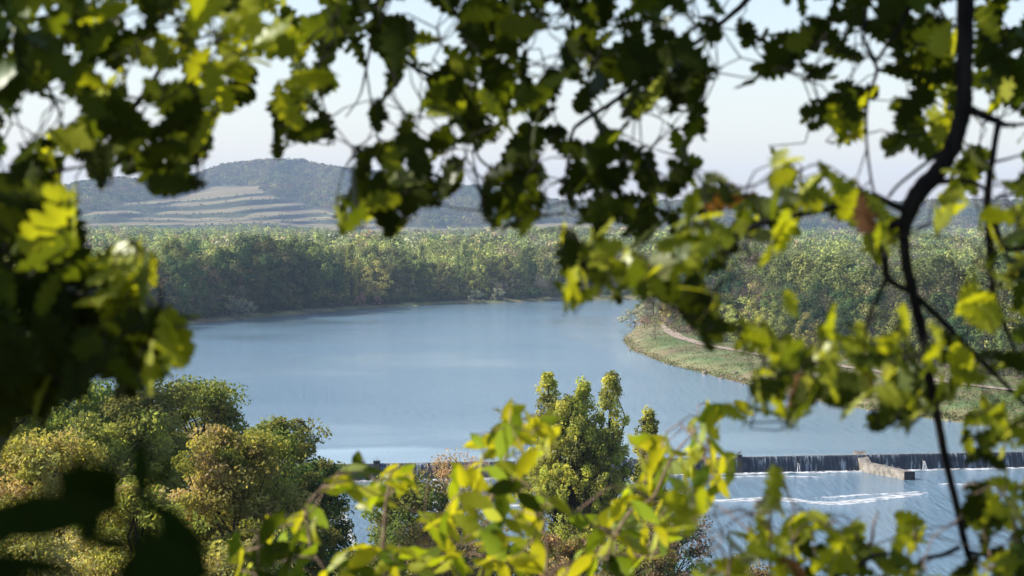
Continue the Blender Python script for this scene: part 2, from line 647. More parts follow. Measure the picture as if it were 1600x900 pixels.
calm = np.maximum.reduce([
    0.85 * np.clip((7 + 26 * np.clip((900 - PXX) / 250, 0, 1) - (TT + 2 * np.sin(WX * 0.1))) / 7, 0, 1),
    0.6 * blob(925, 520, 70, 24, 1.0, 0.35),
    0.6 * blob(985, 560, 60, 14, 1.0, 0.5),
    0.55 * blob(1180, 690, 330, 16, 1.2),
    0.4 * blob(440, 530, 110, 4),
])
calm = np.clip(calm * (0.85 + 0.35 * vnoise(WX, WY, 0.08, 31)), 0, 1)
ix = np.arange(WX.size).reshape(WX.shape)
WF = np.stack([ix[:-1, :-1], ix[:-1, 1:], ix[1:, 1:], ix[1:, :-1]], -1).reshape(-1, 4)
WT = np.zeros((WX.size, 3))
WT[:, 0] = calm.ravel()
link('river_water', raw_mesh('river_water', np.stack([WX.ravel(), WY.ravel(), np.zeros(WX.size)], 1), WF, M_WATER, WT, smooth=True))
tag(bpy.data.objects['river_water'], 'wide calm blue river above the weir', kind='structure')
xs2 = np.linspace(-300, 220, 60)
ts2 = np.linspace(0, 150, 50)
WX, TT = np.meshgrid(xs2, ts2)
WY = crest_y(WX) - 1.2 - TT
ix = np.arange(WX.size).reshape(WX.shape)
WF = np.stack([ix[:-1, :-1], ix[1:, :-1], ix[1:, 1:], ix[:-1, 1:]], -1).reshape(-1, 4)
WT = np.zeros((WX.size, 3))
link('lower_water', raw_mesh('lower_water', np.stack([WX.ravel(), WY.ravel(), np.full(WX.size, -2.6)], 1), WF, M_WATER2, WT, smooth=True))
tag(bpy.data.objects['lower_water'], 'rippled river water below the weir', kind='structure')

# ------------------------------------------------------------------ weir
prof = [(1.2, -0.35), (0.6, -0.02), (0.25, 0.045), (0.0, 0.055), (-0.35, 0.02), (-0.7, -0.18), (-1.0, -0.6), (-1.25, -1.2), (-1.5, -1.9), (-1.8, -2.75)]
wx = np.arange(-190, 130.1, 1.0)
WV = []
for x in wx:
    for (dy, z) in prof:
        WV.append((x, crest_y(x) + dy, z))
k = len(prof)
ix = np.arange(len(wx) * k).reshape(len(wx), k)
WFc = np.stack([ix[:-1, :-1], ix[1:, :-1], ix[1:, 1:], ix[:-1, 1:]], -1).reshape(-1, 4)
weir = link('weir', raw_mesh('weir', WV, WFc, M_FALL, smooth=True))
tag(weir, 'long low weir with dark sheet of water falling over its face', 'weir')
# crest: thin bright lip of concrete just behind the fall
lip = []
for x in wx:
    yv = crest_y(x)
    lip += [(x, yv + 0.75, 0.07), (x, yv + 0.45, 0.10), (x, yv + 0.15, 0.09), (x, yv + 0.05, 0.062)]
ix = np.arange(len(wx) * 4).reshape(len(wx), 4)
LF = np.stack([ix[:-1, :-1], ix[1:, :-1], ix[1:, 1:], ix[:-1, 1:]], -1).reshape(-1, 4)
link('crest', raw_mesh('crest', lip, LF, M_CONC, smooth=True), weir)


def prism(poly_bottom, poly_top):
    """closed solid from two matching point rings"""
    n = len(poly_bottom)
    V = list(poly_bottom) + list(poly_top)
    F = [list(range(n))[::-1], list(range(n, 2 * n))]
    for i in range(n):
        j = (i + 1) % n
        F.append([i, j, n + j, n + i])
    return V, F


def py_mesh(name, parts, mat, bevel=0.0):
    V, F = [], []
    for v, f in parts:
        o = len(V)
        V += [tuple(map(float, p)) for p in v]
        F += [[i + o for i in q] for q in f]
    me = bpy.data.meshes.new(name)
    me.from_pydata(V, [], F)
    me.update()
    me.materials.append(mat)
    return me


def box(x0, x1, y0, y1, z0, z1, skew=0.0):
    b = [(x0, y0, z0), (x1, y0, z0), (x1 + skew, y1, z0), (x0 + skew, y1, z0)]
    return prism(b, [(p[0], p[1], z1) for p in b])


def crest_pt(px, dz=0.0):
    """x on the crest line seen at photo column px"""
    a = (px - 800) / FPX
    return a * 415.2 / (1 - 0.184 * a)


# pier walls standing in the weir
xw = crest_pt(1346)
yw = crest_y(xw)
tw = empty('training_wall', (xw, yw, -2.6))
tag(tw, 'sunlit pale concrete wall running out from the weir with a dark square end', 'wall')


def loc_mesh(name, parts, mat, parent, label=None):
    lo = parent.location
    parts = [([(p[0] - lo[0], p[1] - lo[1], p[2] - lo[2]) for p in v], f) for v, f in parts]
    o = link(name, py_mesh(name, parts, mat), parent)
    if label:
        o['label'] = label
    b = o.modifiers.new('edge', 'BEVEL')
    b.width = 0.04
    b.segments = 2
    return o


bx0, bx1 = xw - 1.05, xw + 1.0
head = prism([(bx0, yw + 1.6, -3.4), (bx1 + .5, yw + 1.6, -3.4), (bx1 + .9, yw - 2.4, -3.4), (bx0 + 0.7, yw - 2.4, -3.4)],
             [(bx0, yw + 1.6, 0.62), (bx1, yw + 1.6, 0.62), (bx1 + .55, yw - 2.4, -0.95), (bx0 + 0.7, yw - 2.4, -0.95)])
loc_mesh('sloping_head', [head], M_CONC, tw)
e = on_plane(1420, 750, -2.6)
wl = prism([(bx0 + 0.7, yw - 2.4, -3.4), (bx1 + .9, yw - 2.4, -3.4), (e[0] + 1.0, e[1], -3.4), (e[0] - 0.75, e[1], -3.4)],
           [(bx0 + 0.72, yw - 2.41, -0.98), (bx1 + .5, yw - 2.41, -0.98), (e[0] + 1.0, e[1], -1.2), (e[0] - 0.75, e[1], -1.2)])
loc_mesh('long_wall', [wl], M_CONC, tw)
loc_mesh('end_face', [box(e[0] - 0.79, e[0] + 1.04, e[1] - 0.14, e[1] + 0.0, -3.4, -1.17)], M_CONCD, tw, 'end face of the wall with its shade painted dark')  # darker concrete paints in the shade on the side away from the sun


def pier(px, lab, w, top):
    x = crest_pt(px)
    y = crest_y(x)
    t = empty('weir_pier', (x, y, -2.6))
    tag(t, lab, 'pier', 'dark piers on the weir')
    loc_mesh('shaft', [prism([(x - w, y + 1.2, -3.4), (x + w, y + 1.2, -3.4), (x + w * 1.3, y - 2.3, -3.4), (x - w * 1.0, y - 2.3, -3.4)],
                             [(x - w, y + 1.0, top), (x + w, y + 1.0, top), (x + w, y - 0.7, top - 0.05), (x - w, y - 0.7, top - 0.05)])], M_CONCD, t)
    loc_mesh('cap', [box(x - w - 0.06, x + w + 0.06, y - 0.8, y + 1.1, top + 0.003, top + 0.12)], M_CONCD, t)
    return x, y, top + 0.12


p1 = pier(1156, 'dark narrow pier on the weir with a pale bird standing on it', 0.42, 0.35)
p2 = pier(588, 'dark pier top seen on the weir behind the yellow shrub leaves', 0.55, 0.42)


def spout(px, lab):
    x = crest_pt(px)
    y = crest_y(x)
    t = empty('spout', (x, y, -2.6))
    tag(t, lab, 'spout', 'white water spouts on the weir face')
    T_ = Tubes(6)
    for i in range(4):
        a = rng.uniform(-0.25, 0.35)
        s = rng.uniform(0.6, 1.0)
        pts = [(x + a * 0.3, y - 1.25, -0.75 - 0.2 * abs(a)), (x + a * 0.7, y - 2.0, -1.2), (x + a * 1.2, y - 2.5, -1.9), (x + a * 1.7, y - 2.8, -2.58)]
        T_.add(smooth_line(pts, 3) - np.array(t.location), [0.03 * s, 0.05 * s, 0.08 * s])
    link('jet', T_.mesh('jet', M_FOAM_SOLID), t)
    loc_mesh('baffle', [box(x - 0.22, x + 0.22, y - 1.75, y - 0.9, -1.5, -0.72)], M_CONCD, t)


M_FOAM_SOLID = rough_mat('white_water', (0.30, 0.33, 0.36), (0.7, 0.72, 0.74), 5, 0.6, 0.3)
spout(1247, 'white spout of water on the weir face between the narrow pier and the pale wall')
spout(1442, 'white spout of water on the weir face beyond the pale wall')


def ribbon_foam(name, pts, width, z, lab, seed, heap=0.10):
    r = np.random.default_rng(seed)
    L = smooth_line(np.array(pts), 14)
    t = np.gradient(L, axis=0)
    t /= np.linalg.norm(t, axis=1)[:, None]
    nn = np.stack([-t[:, 1], t[:, 0]], 1)
    n = len(L)
    sm = np.convolve(r.uniform(0.4, 1.3, n + 8), np.ones(5) / 5, 'same')[4:-4]
    tap = np.clip(np.minimum(np.arange(n), n - 1 - np.arange(n)) / 10, 0.05, 1)
    cols = []
    for u in np.linspace(-1, 1, 7):
        w = width * sm * tap * u
        q = L + nn * w[:, None]
        hgt = (1 - u * u) * heap * r.uniform(0.3, 1, n)
        cols.append(np.column_stack([q, z + 0.006 + hgt]))
    A = np.stack(cols, 1)
    ix = np.arange(n * 7).reshape(n, 7)
    F = np.stack([ix[:-1, :-1], ix[:-1, 1:], ix[1:, 1:], ix[1:, :-1]], -1).reshape(-1, 4)
    o = link(name, raw_mesh(name, A.reshape(-1, 3), F, M_FOAM, smooth=True))
    tag(o, lab, 'foam', kind='stuff')


ribbon_foam('foot_foam', [(x, crest_y(x) - 2.6 - 0.2 * math.sin(x * 0.4)) for x in range(-170, 125, 6)], 1.3, -2.6, 'white line of foam along the foot of the weir', 4, 0.22)
fp = [(560, 770), (700, 786), (850, 790), (1000, 784), (1080, 783), (1160, 781), (1210, 779), (1260, 784), (1310, 786), (1360, 781), (1400, 776), (1450, 770)]
ribbon_foam('foam_streak', [on_plane(x, y, -2.6)[:2] for x, y in fp], 2.3, -2.6, 'long curved white foam streak below the weir', 9)
fp = [(1270, 778), (1310, 776), (1350, 773), (1400, 771), (1440, 768)]
ribbon_foam('foam_streak', [on_plane(x, y, -2.6)[:2] for x, y in fp], 0.9, -2.6, 'short broken foam streak just behind the long curved one', 12)
fp = [(1100, 748), (1160, 745), (1220, 744), (1290, 746)]
ribbon_foam('foam_streak', [on_plane(x, y, -2.6)[:2] for x, y in fp], 0.8, -2.6, 'thin foam streak close to the foot of the weir', 13)
fp = [(1460, 757), (1490, 756), (1530, 758), (1570, 762)]
ribbon_foam('foam_streak', [on_plane(x, y, -2.6)[:2] for x, y in fp], 0.9, -2.6, 'foam streak beyond the dark end of the pale wall', 14)
fp = [(505, 775), (530, 800), (545, 830), (560, 870)]
ribbon_foam('foam_streak', [on_plane(x, y, -2.6)[:2] for x, y in fp], 0.7, -2.6, 'sparkling white water seen between the near bank trees', 15)


def uvsphere(c, r, seg=8, rings=6, stretch=(1, 1, 1)):
    V, F = [], []
    for i in range(rings + 1):
        a = math.pi * i / rings
        for j in range(seg):
            b = 2 * math.pi * j / seg
            V.append((c[0] + r * stretch[0] * math.sin(a) * math.cos(b), c[1] + r * stretch[1] * math.sin(a) * math.sin(b), c[2] + r * stretch[2] * math.cos(a)))
    for i in range(rings):
        for j in range(seg):
            F.append([i * seg + j, (i + 1) * seg + j, (i + 1) * seg + (j + 1) % seg, i * seg + (j + 1) % seg])
    return V, F


def bird(loc, s, yaw, lab, pale=False):
    """a gull or duck: body, neck, head, bill, tail and legs in one body mesh"""
    T_ = Tubes(8)
    T_.add([(-0.30, 0, 0.20), (-0.20, 0, 0.21), (-0.05, 0, 0.22), (0.08, 0, 0.24), (0.15, 0, 0.30), (0.17, 0, 0.38), (0.19, 0, 0.43), (0.24, 0, 0.435), (0.31, 0, 0.42)],
           [0.01, 0.045, 0.085, 0.08, 0.045, 0.032, 0.042, 0.03, 0.006])
    for q in (-0.03, 0.03):
        T_.add([(0.0, q, 0.16), (0.0, q, 0.08), (0.01, q, 0.0), (0.05, q, 0.002)], [0.012, 0.008, 0.007, 0.004])
    c, sn = math.cos(yaw), math.sin(yaw)
    for i, v in enumerate(T_.V):
        T_.V[i] = np.stack([(v[:, 0] * c - v[:, 1] * sn) * s, (v[:, 0] * sn + v[:, 1] * c) * s, v[:, 2] * s], 1)
    o = link('bird', T_.mesh('bird', M_ROCK if pale else M_BIRD), loc=loc)
    tag(o, lab, 'bird', 'birds resting on the weir')


bird((p1[0], p1[1], p1[2]), 1.7, 0.4, 'pale bird standing on the narrow weir pier', True)
bird((p2[0] + 0.1, p2[1], p2[2]), 1.3, 2.0, 'small dark bird on the pier behind the shrub leaves')
bird((xw - 0.5, yw + 1.1, 0.42), 1.0, 1.0, 'dark bird on the sloping head of the pale wall')
for i, (t, lab) in enumerate([(0.45, 'dark bird halfway along the top of the pale wall'), (0.62, 'dark bird a little past halfway along the pale wall'),
                              (0.78, 'dark bird nearest the dark end of the pale wall')]):
    bird((xw + 0.6 + t * (e[0] - xw - 0.5), (yw - 2.4) * (1 - t) + e[1] * t, -0.98 - 0.22 * t), 1.25, i * 1.7, lab)

# ------------------------------------------------------------------ far hill with vineyard terraces
sky_x = [-400, 0, 50, 110, 150, 190, 230, 280, 320, 350, 400, 470, 520, 560, 600, 660, 700, 760, 820, 870, 950, 1050, 1100, 1180, 1300, 1400, 1490, 1600, 2000]
sky_y = [335, 330, 322, 291, 284, 281, 286, 281, 270, 260, 253, 253, 264, 268, 272, 284, 291, 296, 308, 318, 321, 320, 316, 313, 320, 321, 316, 319, 325]
fb_x = [-400, 60, 100, 132, 190, 255, 300, 332, 408, 413, 432, 472, 500, 530, 560, 620, 680, 740, 800, 860, 950, 1000, 1060, 1150, 2000]
fb_y = [352, 350, 347, 334, 319, 310, 302, 292, 291, 302, 308, 316, 328, 334, 345, 354, 357, 355, 353, 349, 349, 352, 362, 376, 376]
flats = [  # (polyline x, polyline y of the lower edge, thickness in px)
    ([190, 260, 362, 412], [321, 317, 306, 302], 99),
    ([255, 325, 387, 436], [323.5, 319.5, 312.5, 310.5], 3.0),
    ([245, 350, 405, 474], [334.5, 333, 325.5, 319], 3.4),
    ([205, 300, 395], [343, 345.5, 343.5], 2.6),
    ([380, 450, 500, 524], [340.5, 335.5, 333, 336], 4.0),
    ([100, 225, 312, 395, 480, 534], [353.5, 352, 351.5, 349, 344.5, 342], 2.6),
    ([132, 190, 220], [336, 333, 334], 3.0),
    ([100, 225, 320], [361, 360.5, 364], 2.4),
    ([395, 470, 550], [348, 355, 353], 2.6),
    ([450, 500, 560, 615], [372, 361, 357.5, 355], 5),
    ([540, 620, 740], [372, 366, 362], 8),
    ([680, 760, 860, 960], [370, 366, 360, 357], 8),
    ([-400, 60, 130], [366, 364, 362], 6),
]
hx = np.arange(-420, 2021, 3.0)
NV = 190
HV = np.zeros((len(hx), NV, 3))
HT = np.zeros((len(hx), NV, 3))
rate = np.zeros((len(hx), NV))
YS = np.zeros((len(hx), NV))
isf = np.zeros((len(hx), NV), int)
sky_l = np.interp(hx, sky_x, sky_y)
fb_l = np.interp(hx, fb_x, fb_y)
for i, x in enumerate(hx):
    top = sky_l[i] + 1.5
    ys = np.linspace(379, top, NV)
    YS[i] = ys
    fo = ys < fb_l[i]
    fl = np.zeros(NV, bool)
    for X_, Y_, th in flats:
        if X_[0] <= x <= X_[-1]:
            e_ = min(x - X_[0], X_[-1] - x)
            tt = th * 1.7 * min(1, 0.25 + e_ / 25) * (0.95 + 0.15 * math.sin(x * 0.043 + th * 7)) if th < 50 else th
            yl = np.interp(x, X_, Y_) + 0.4 * math.sin(x * 0.11) + 0.5 * math.sin(x * 0.037 + th * 3)
            fl |= (ys < yl) & (ys > yl - tt)
    fl &= ~fo
    isf[i] = np.where(fo, 2, np.where(fl, 1, 0))
    rate[i] = np.where(fo, 13, np.where(fl, 45, 4.0))
dy = -np.gradient(YS, axis=1)
Dm = 3900 + np.cumsum(rate * dy, axis=1)
ker = np.hanning(31)
ker /= ker.sum()
Dp = np.pad(Dm, ((15, 15), (0, 0)), 'edge')
Dm = np.stack([np.convolve(Dp[:, j], ker, 'valid') for j in range(NV)], 1)
Dm *= 1.08
for i, x in enumerate(hx):
    v = pdir(x, 0)[None, :] * 0
    dirs = FWD + RGT * ((x - 800) / FPX) + UPV[None, :] * ((450 - YS[i][:, None]) / FPX)
    HV[i] = CAM + dirs * Dm[i][:, None]
col = {0: np.array([0.04, 0.052, 0.022]), 1: np.array([0.175, 0.15, 0.075]), 2: np.array([0.05, 0.055, 0.03])}
for kk in col:
    HT[isf == kk] = col[kk]
HT *= (1 + 0.30 * vnoise(HV[..., 0], HV[..., 1], 0.02, 77) + 0.25 * vnoise(HV[..., 0], HV[..., 1] * 0.5, 0.06, 78))[..., None]
# far side of the hill falls away behind the ridge
back = HV[:, -1, :] + np.array([0, 900, -60])
back2 = back + np.array([0, 2500, -160])
HV = np.concatenate([HV, back[:, None], back2[:, None]], 1)
HT = np.concatenate([HT, HT[:, -1:], HT[:, -1:]], 1)
NV2 = NV + 2
ix = np.arange(len(hx) * NV2).reshape(len(hx), NV2)
HF = np.stack([ix[:-1, :-1], ix[1:, :-1], ix[1:, 1:], ix[:-1, 1:]], -1).reshape(-1, 4)
link('hill', raw_mesh('hill', HV.reshape(-1, 3), HF, M_HILL, HT.reshape(-1, 3), smooth=True))
tag(bpy.data.objects['hill'], 'long wooded ridge with vineyard terraces on its slope', kind='structure')

# ------------------------------------------------------------------ leafy meshes


def rand_frames(n, r, flat=0.0):
    """n random orthonormal frames (X, Y, Z); flat>0 pulls the normals towards vertical"""
    Z = r.normal(size=(n, 3))
    Z[:, 2] = Z[:, 2] * (1 + flat)
    Z /= np.linalg.norm(Z, axis=1)[:, None]
    A = r.normal(size=(n, 3))
    X = np.cross(A, Z)
    X /= np.linalg.norm(X, axis=1)[:, None]
    Y = np.cross(Z, X)
    return X, Y, Z


def diamonds(C, size, r, flat=0.3, asp=0.6, out=None, noise=0.55):
    """leaf-shaped quads at centres C"""
    n = len(C)
    X, Y, Z = rand_frames(n, r, flat)
    if out is not None:
        Z = out / (np.linalg.norm(out, axis=1)[:, None] + 1e-9) + noise * r.normal(size=(n, 3))
        Z /= np.linalg.norm(Z, axis=1)[:, None]
        X = np.cross(Y, Z)
        X /= np.linalg.norm(X, axis=1)[:, None]
        Y = np.cross(Z, X)
    s = size * r.uniform(0.6, 1.35, n)[:, None]
    a = C - Y * s * 0.55
    b = C + X * s * asp * 0.5 - Y * s * 0.05 + Z * s * 0.08
    c = C + Y * s * 0.55
    d = C - X * s * asp * 0.5 - Y * s * 0.05 + Z * s * 0.08
    V = np.stack([a, b, c, d], 1).reshape(-1, 3)
    F = np.arange(n * 4).reshape(n, 4)
    return V, F


PAL = {
    'green': [(0.135, 0.17, 0.048), (0.16, 0.19, 0.055), (0.105, 0.145, 0.045)],
    'dark': [(0.043, 0.080, 0.032), (0.058, 0.099, 0.036)],
    'yellow': [(0.246, 0.261, 0.065), (0.290, 0.290, 0.080), (0.203, 0.232, 0.058)],
    'olive': [(0.160, 0.167, 0.061), (0.138, 0.145, 0.051)],
    'gold': [(0.28, 0.25, 0.10), (0.24, 0.235, 0.08), (0.33, 0.28, 0.14), (0.18, 0.20, 0.065)],
    'brown': [(0.189, 0.138, 0.094), (0.152, 0.109, 0.080), (0.217, 0.174, 0.102)],
    'plum': [(0.123, 0.087, 0.080), (0.160, 0.123, 0.102), (0.145, 0.138, 0.087)],
    'tan': [(0.377, 0.261, 0.160), (0.319, 0.217, 0.131), (0.246, 0.203, 0.102)],
    'pale': [(0.275, 0.290, 0.174), (0.319, 0.319, 0.203)],
    'poplar': [(0.28, 0.30, 0.07), (0.24, 0.265, 0.06), (0.34, 0.33, 0.085)],
    'rose': [(0.319, 0.189, 0.145), (0.261, 0.189, 0.116)],
}


def tints(n, pal, r, blk=1, jit=0.18):
    P = np.array(PAL[pal])
    t = P[r.integers(0, len(P), n)]
    return np.clip(t * r.uniform(1 - jit, 1 + jit, n)[:, None], 0, 1)


def envelope(kind, t):
    if kind == 'round':
        return np.sqrt(np.clip(1 - ((t - 0.42) / 0.6) ** 2, 0, 1))
    if kind == 'dome':
        return np.sqrt(np.clip(1 - (t - 0.12) ** 2 / 0.8, 0, 1))
    if kind == 'column':
        return np.clip(1.02 - t, 0, 1) ** 0.62 * 1.15 * np.clip(0.5 + t * 1.8, 0, 1)
    if kind == 'cone':
        return np.clip(1.02 - t, 0, 1) ** 0.8
    return np.ones_like(t)


def tree_parts(kind, h, w, r, nclump, nleaf, leaf, clump, c0=0.25, pal='green', asp=0.6, sub=None, limbs=True, vert=1.0, trunk_r=None, pal2=None, fill=0.35, lnoise=0.38, mono=False, lumpy=False):
    """crown (V,F,tint) and trunk tubes for one tree standing at the origin"""
    subs = sub or [(0, 0, 1.0, 1.0)]
    C = []
    ax = []
    for (sx, sy, sw, sh) in subs:
        nc = max(3, int(nclump * sw * sh / sum(a[2] * a[3] for a in subs)))
        t = r.uniform(0.0, 1.0, nc) ** 0.85
        ang = r.uniform(0, 2 * math.pi, nc)
        ph = r.uniform(0, 6.28, 3)
        lump = 1 + 0.18 * np.sin(2 * ang + ph[0] + 5 * t) + 0.15 * np.sin(3 * ang + ph[1] - 7 * t) + 0.10 * np.sin(5 * ang + 11 * t + ph[2])
        rad = envelope(kind, t) * w * 0.5 * sw * lump * np.sqrt(r.uniform(fill, 1.0, nc))
        if lumpy:
            rad = rad * r.uniform(0.75, 1.22, nc)
            t = t * (1 + 0.10 * np.sin(2 * ang + ph[1]) + r.uniform(-0.06, 0.07, nc))
            t = np.minimum(t, 0.93 + 0.09 * r.random(nc))
        z = (c0 + (1 - c0) * t * sh) * h
        C.append(np.stack([sx * w + rad * np.cos(ang), sy * w + rad * np.sin(ang), z], 1))
        ax.append(np.column_stack([np.full(nc, sx * w), np.full(nc, sy * w)]))
    C = np.vstack(C)
    ax = np.vstack(ax)
    nc = len(C)
    per = nleaf // nc
    cr = clump * r.uniform(0.6, 1.4, nc)
    cc = np.repeat(C, per, 0)
    off = r.normal(size=(nc * per, 3))
    off /= np.linalg.norm(off, axis=1)[:, None]
    off *= (r.uniform(0.15, 1, nc * per) ** 0.5)[:, None] * np.repeat(cr, per)[:, None]
    off[:, 2] *= 0.75 * vert
    P = cc + off
    axis = np.repeat(np.column_stack([ax, np.full(nc, (c0 + (1 - c0) * 0.45) * h)]), per, 0)
    o1 = off / (np.repeat(cr, per)[:, None] + 1e-9)
    o2 = (P - axis) / (0.5 * w)
    V, F = diamonds(P, leaf, r, 0.3, asp, out=o1 * 1.0 + o2 * 0.5 + np.array([0, 0, 0.25]), noise=lnoise)
    if pal2:
        k = r.uniform(size=nc) < 0.4
        ta = np.repeat(tints(nc, pal, r), per, 0) * r.uniform(0.88, 1.12, (nc * per, 1))
        tb = np.repeat(tints(nc, pal2, r), per, 0) * r.uniform(0.88, 1.12, (nc * per, 1))
        tt = np.where(np.repeat(k, per)[:, None], tb, ta)
    else:
        tt = np.repeat(tints(nc, pal, r), per, 0) * r.uniform(0.88, 1.12, (nc * per, 1))
    if mono:
        tt = tints(1, pal, r) * r.uniform(0.9, 1.1, (nc * per, 1))
    tt = tt * np.repeat(r.uniform(0.9, 1.1, nc) if mono else r.uniform(0.8, 1.2, nc), per)[:, None]
    tb = Tubes(6)
    tr = trunk_r or (0.012 * h + 0.06)
    for (sx, sy, sw, sh) in subs:
        top = (c0 + (1 - c0) * sh * (0.92 if kind in ('column', 'cone') else 0.72)) * h
        pts = smooth_line([(0, 0, -1.2), (sx * w * 0.15, sy * w * 0.15, c0 * h * 0.6), (sx * w * 0.8, sy * w * 0.8, c0 * h + 0.25 * (top - c0 * h)), (sx * w, sy * w, top)], 4)
        tb.add(pts, [tr * (1.25 if sw == 1 else 1.0), tr, tr * 0.6, tr * 0.12], 0.08)
    if limbs:
        tb.s = 4
        m = nc if limbs is True else min(nc, limbs)
        for i in r.choice(nc, m, replace=False):
            c = C[i]
            zb = max(c0 * h * 0.7, c[2] - (0.25 + 0.25 * r.random()) * h * (0.5 if kind != 'column' else 0.9))
            q = (zb - c0 * h) / ((1 - c0) * h + 1e-6)
            a0 = ax[i] * np.clip(q * 2.2 + 0.1, 0, 1)
            b = np.array([a0[0], a0[1], zb])
            mid = (b + c) / 2 + r.normal(size=3) * 0.03 * h + np.array([0, 0, -0.01 * h])
            tb.add([b, mid, c], [tr * 0.28, tr * 0.18, tr * 0.06])
    return (V, F, tt), tb


def make_tree(name, loc, label, cat, group, parts, leafmat, barkmat, shrub=False, proto=None, scale=None, rot=0.0):
    root = empty(name, loc)
    root.rotation_euler = (0, 0, rot)
    if scale is not None:
        root.scale = scale
    tag(root, label, cat, group)
    if proto is None:
        (V, F, T_), tb = parts
        cm = raw_mesh('crown', V, F, leafmat, np.clip(T_ * 1.42, 0, 0.6))
        tm = tb.mesh('trunk', barkmat)
    else:
        cm, tm = proto
    link('crown' if not shrub else 'foliage', cm, root)
    link('trunk' if not shrub else 'stem', tm, root)
    return root


# ------------------------------------------------------------------ far woods, individual trees
R1 = np.random.default_rng(101)


def proto(kind, h, w, nclump, nleaf, leaf, clump, c0, pal, bark=None, **kw):
    kw.setdefault('lnoise', 0.14)
    kw['mono'] = True
    p = tree_parts(kind, h, w, R1, nclump, nleaf, leaf, clump, c0, pal, **kw)
    (V, F, T_), tb = p
    return raw_mesh('crown', V, F, M_FAR, T_), tb.mesh('trunk', bark or M_TRUNK), h, w


PROT = {
    'round_green': [proto('round', 24, 14, 42, 3000, 0.75, 2.3, 0.08, 'green', limbs=6) for _ in range(3)],
    'round_olive': [proto('round', 23, 14, 40, 3000, 0.75, 2.3, 0.08, 'olive', limbs=6) for _ in range(3)],
    'round_dark': [proto('round', 24, 14, 42, 3000, 0.75, 2.3, 0.05, 'dark', limbs=4) for _ in range(2)],
    'bare_plum': [proto('round', 20, 11, 75, 1700, 0.62, 1.6, 0.1, 'plum', limbs=26, asp=0.25) for _ in range(2)],
    'bare_brown': [proto('round', 22, 11, 70, 1700, 0.62, 1.6, 0.12, 'brown', limbs=26, asp=0.3, pal2='olive')],
    'poplar': [proto('column', 30, 8.5, 80, 2800, 0.6, 1.35, 0.08, 'poplar', limbs=24, vert=1.5), proto('column', 30, 10, 80, 2800, 0.6, 1.35, 0.08, 'green', limbs=24, vert=1.5, sub=[(-.2, 0, .7, 1), (.25, .1, .6, .85)])],
    'yellow_round': [proto('round', 22, 14, 40, 3000, 0.75, 2.3, 0.1, 'yellow', limbs=6) for _ in range(2)],
    'pale_shrub': [proto('dome', 5.5, 7, 30, 1100, 0.38, 0.9, 0.05, 'pale', limbs=8), proto('dome', 5, 6.5, 30, 1000, 0.38, 0.9, 0.05, 'olive', limbs=8)],
    'dark_shrub': [proto('dome', 5, 7, 30, 1100, 0.4, 0.9, 0.03, 'dark', limbs=8)],
    'brown_shrub': [proto('dome', 5, 6, 30, 900, 0.36, 0.9, 0.05, 'brown', limbs=20, asp=0.35), proto('dome', 4.5, 5, 30, 800, 0.36, 0.8, 0.05, 'rose', limbs=16, asp=0.4)],
    'evergreen': [proto('cone', 9, 3.6, 50, 1600, 0.32, 0.6, 0.03, 'dark', limbs=8)],
}
KIND_WORDS = {
    'round_green': ('round-crowned green tree', 'tree'), 'round_olive': ('olive-green leafy tree', 'tree'), 'round_dark': ('dark green dense tree', 'tree'),
    'bare_plum': ('purplish half-bare tree', 'tree'), 'bare_brown': ('brownish budding tree', 'tree'), 'poplar': ('tall slender poplar', 'tree'),
    'yellow_round': ('yellow-green tree in fresh leaf', 'tree'), 'pale_shrub': ('pale grey-green shrub', 'shrub'), 'dark_shrub': ('dark round shrub', 'shrub'),
    'brown_shrub': ('brown twiggy shrub', 'shrub'), 'evergreen': ('dark conical evergreen', 'tree'),
}
ORD = ['first', 'second', 'third', 'fourth', 'fifth', 'sixth', 'seventh', 'eighth', 'ninth', 'tenth', 'eleventh', 'twelfth', 'thirteenth', 'fourteenth',
       'fifteenth', 'sixteenth', 'seventeenth', 'eighteenth', 'nineteenth', 'twentieth']


def ordinal(i):
    if i < 20:
        return ORD[i]
    tens = ['', '', 'twenty', 'thirty', 'forty', 'fifty', 'sixty', 'seventy', 'eighty', 'ninety'][(i + 1) // 10]
    u = (i + 1) % 10
    if u == 0:
        return {'twenty': 'twentieth', 'thirty': 'thirtieth', 'forty': 'fortieth', 'fifty': 'fiftieth', 'sixty': 'sixtieth', 'seventy': 'seventieth', 'eighty': 'eightieth'}[tens]
    return tens + '-' + ORD[u - 1]


occupied = []


def plant(kind, x, y, h, label, group, sw=1.0):
    P = PROT[kind]
    cm, tm, ph, pw = P[R1.integers(0, len(P))]
    s = h / ph
    sx = s * sw * R1.uniform(0.9, 1.15)
    z = float(ground_z(np.array([[x]]), np.array([[y]]))[0, 0])
    shrub = 'shrub' in kind
    nm = {'poplar': 'poplar_tree', 'evergreen': 'evergreen_tree'}.get(kind, 'shrub' if shrub else 'broadleaf_tree')
    make_tree(nm, (x, y, z - 0.2), label, KIND_WORDS[kind][1], group, None, None, None, shrub, (cm, tm), (sx, sx, s), R1.uniform(0, 6.28))
    occupied.append((x, y))


# left/far bank: rows set back from the shoreline
shore = smooth_line(np.array([on_plane(x, y, 0)[:2] for x, y in river_px[2:11]]), 12)
seg = np.r_[0, np.cumsum(np.linalg.norm(np.diff(shore, axis=0), axis=1))]


def along(s):
    p = np.array([np.interp(s, seg, shore[:, 0]), np.interp(s, seg, shore[:, 1])])
    q = np.array([np.interp(s + 2, seg, shore[:, 0]), np.interp(s + 2, seg, shore[:, 1])])
    t = (q - p) / (np.linalg.norm(q - p) + 1e-9)
    return p, np.array([-t[1], t[0]])


def px_of(p):
    return 800 + FPX * p[0] / p[1]


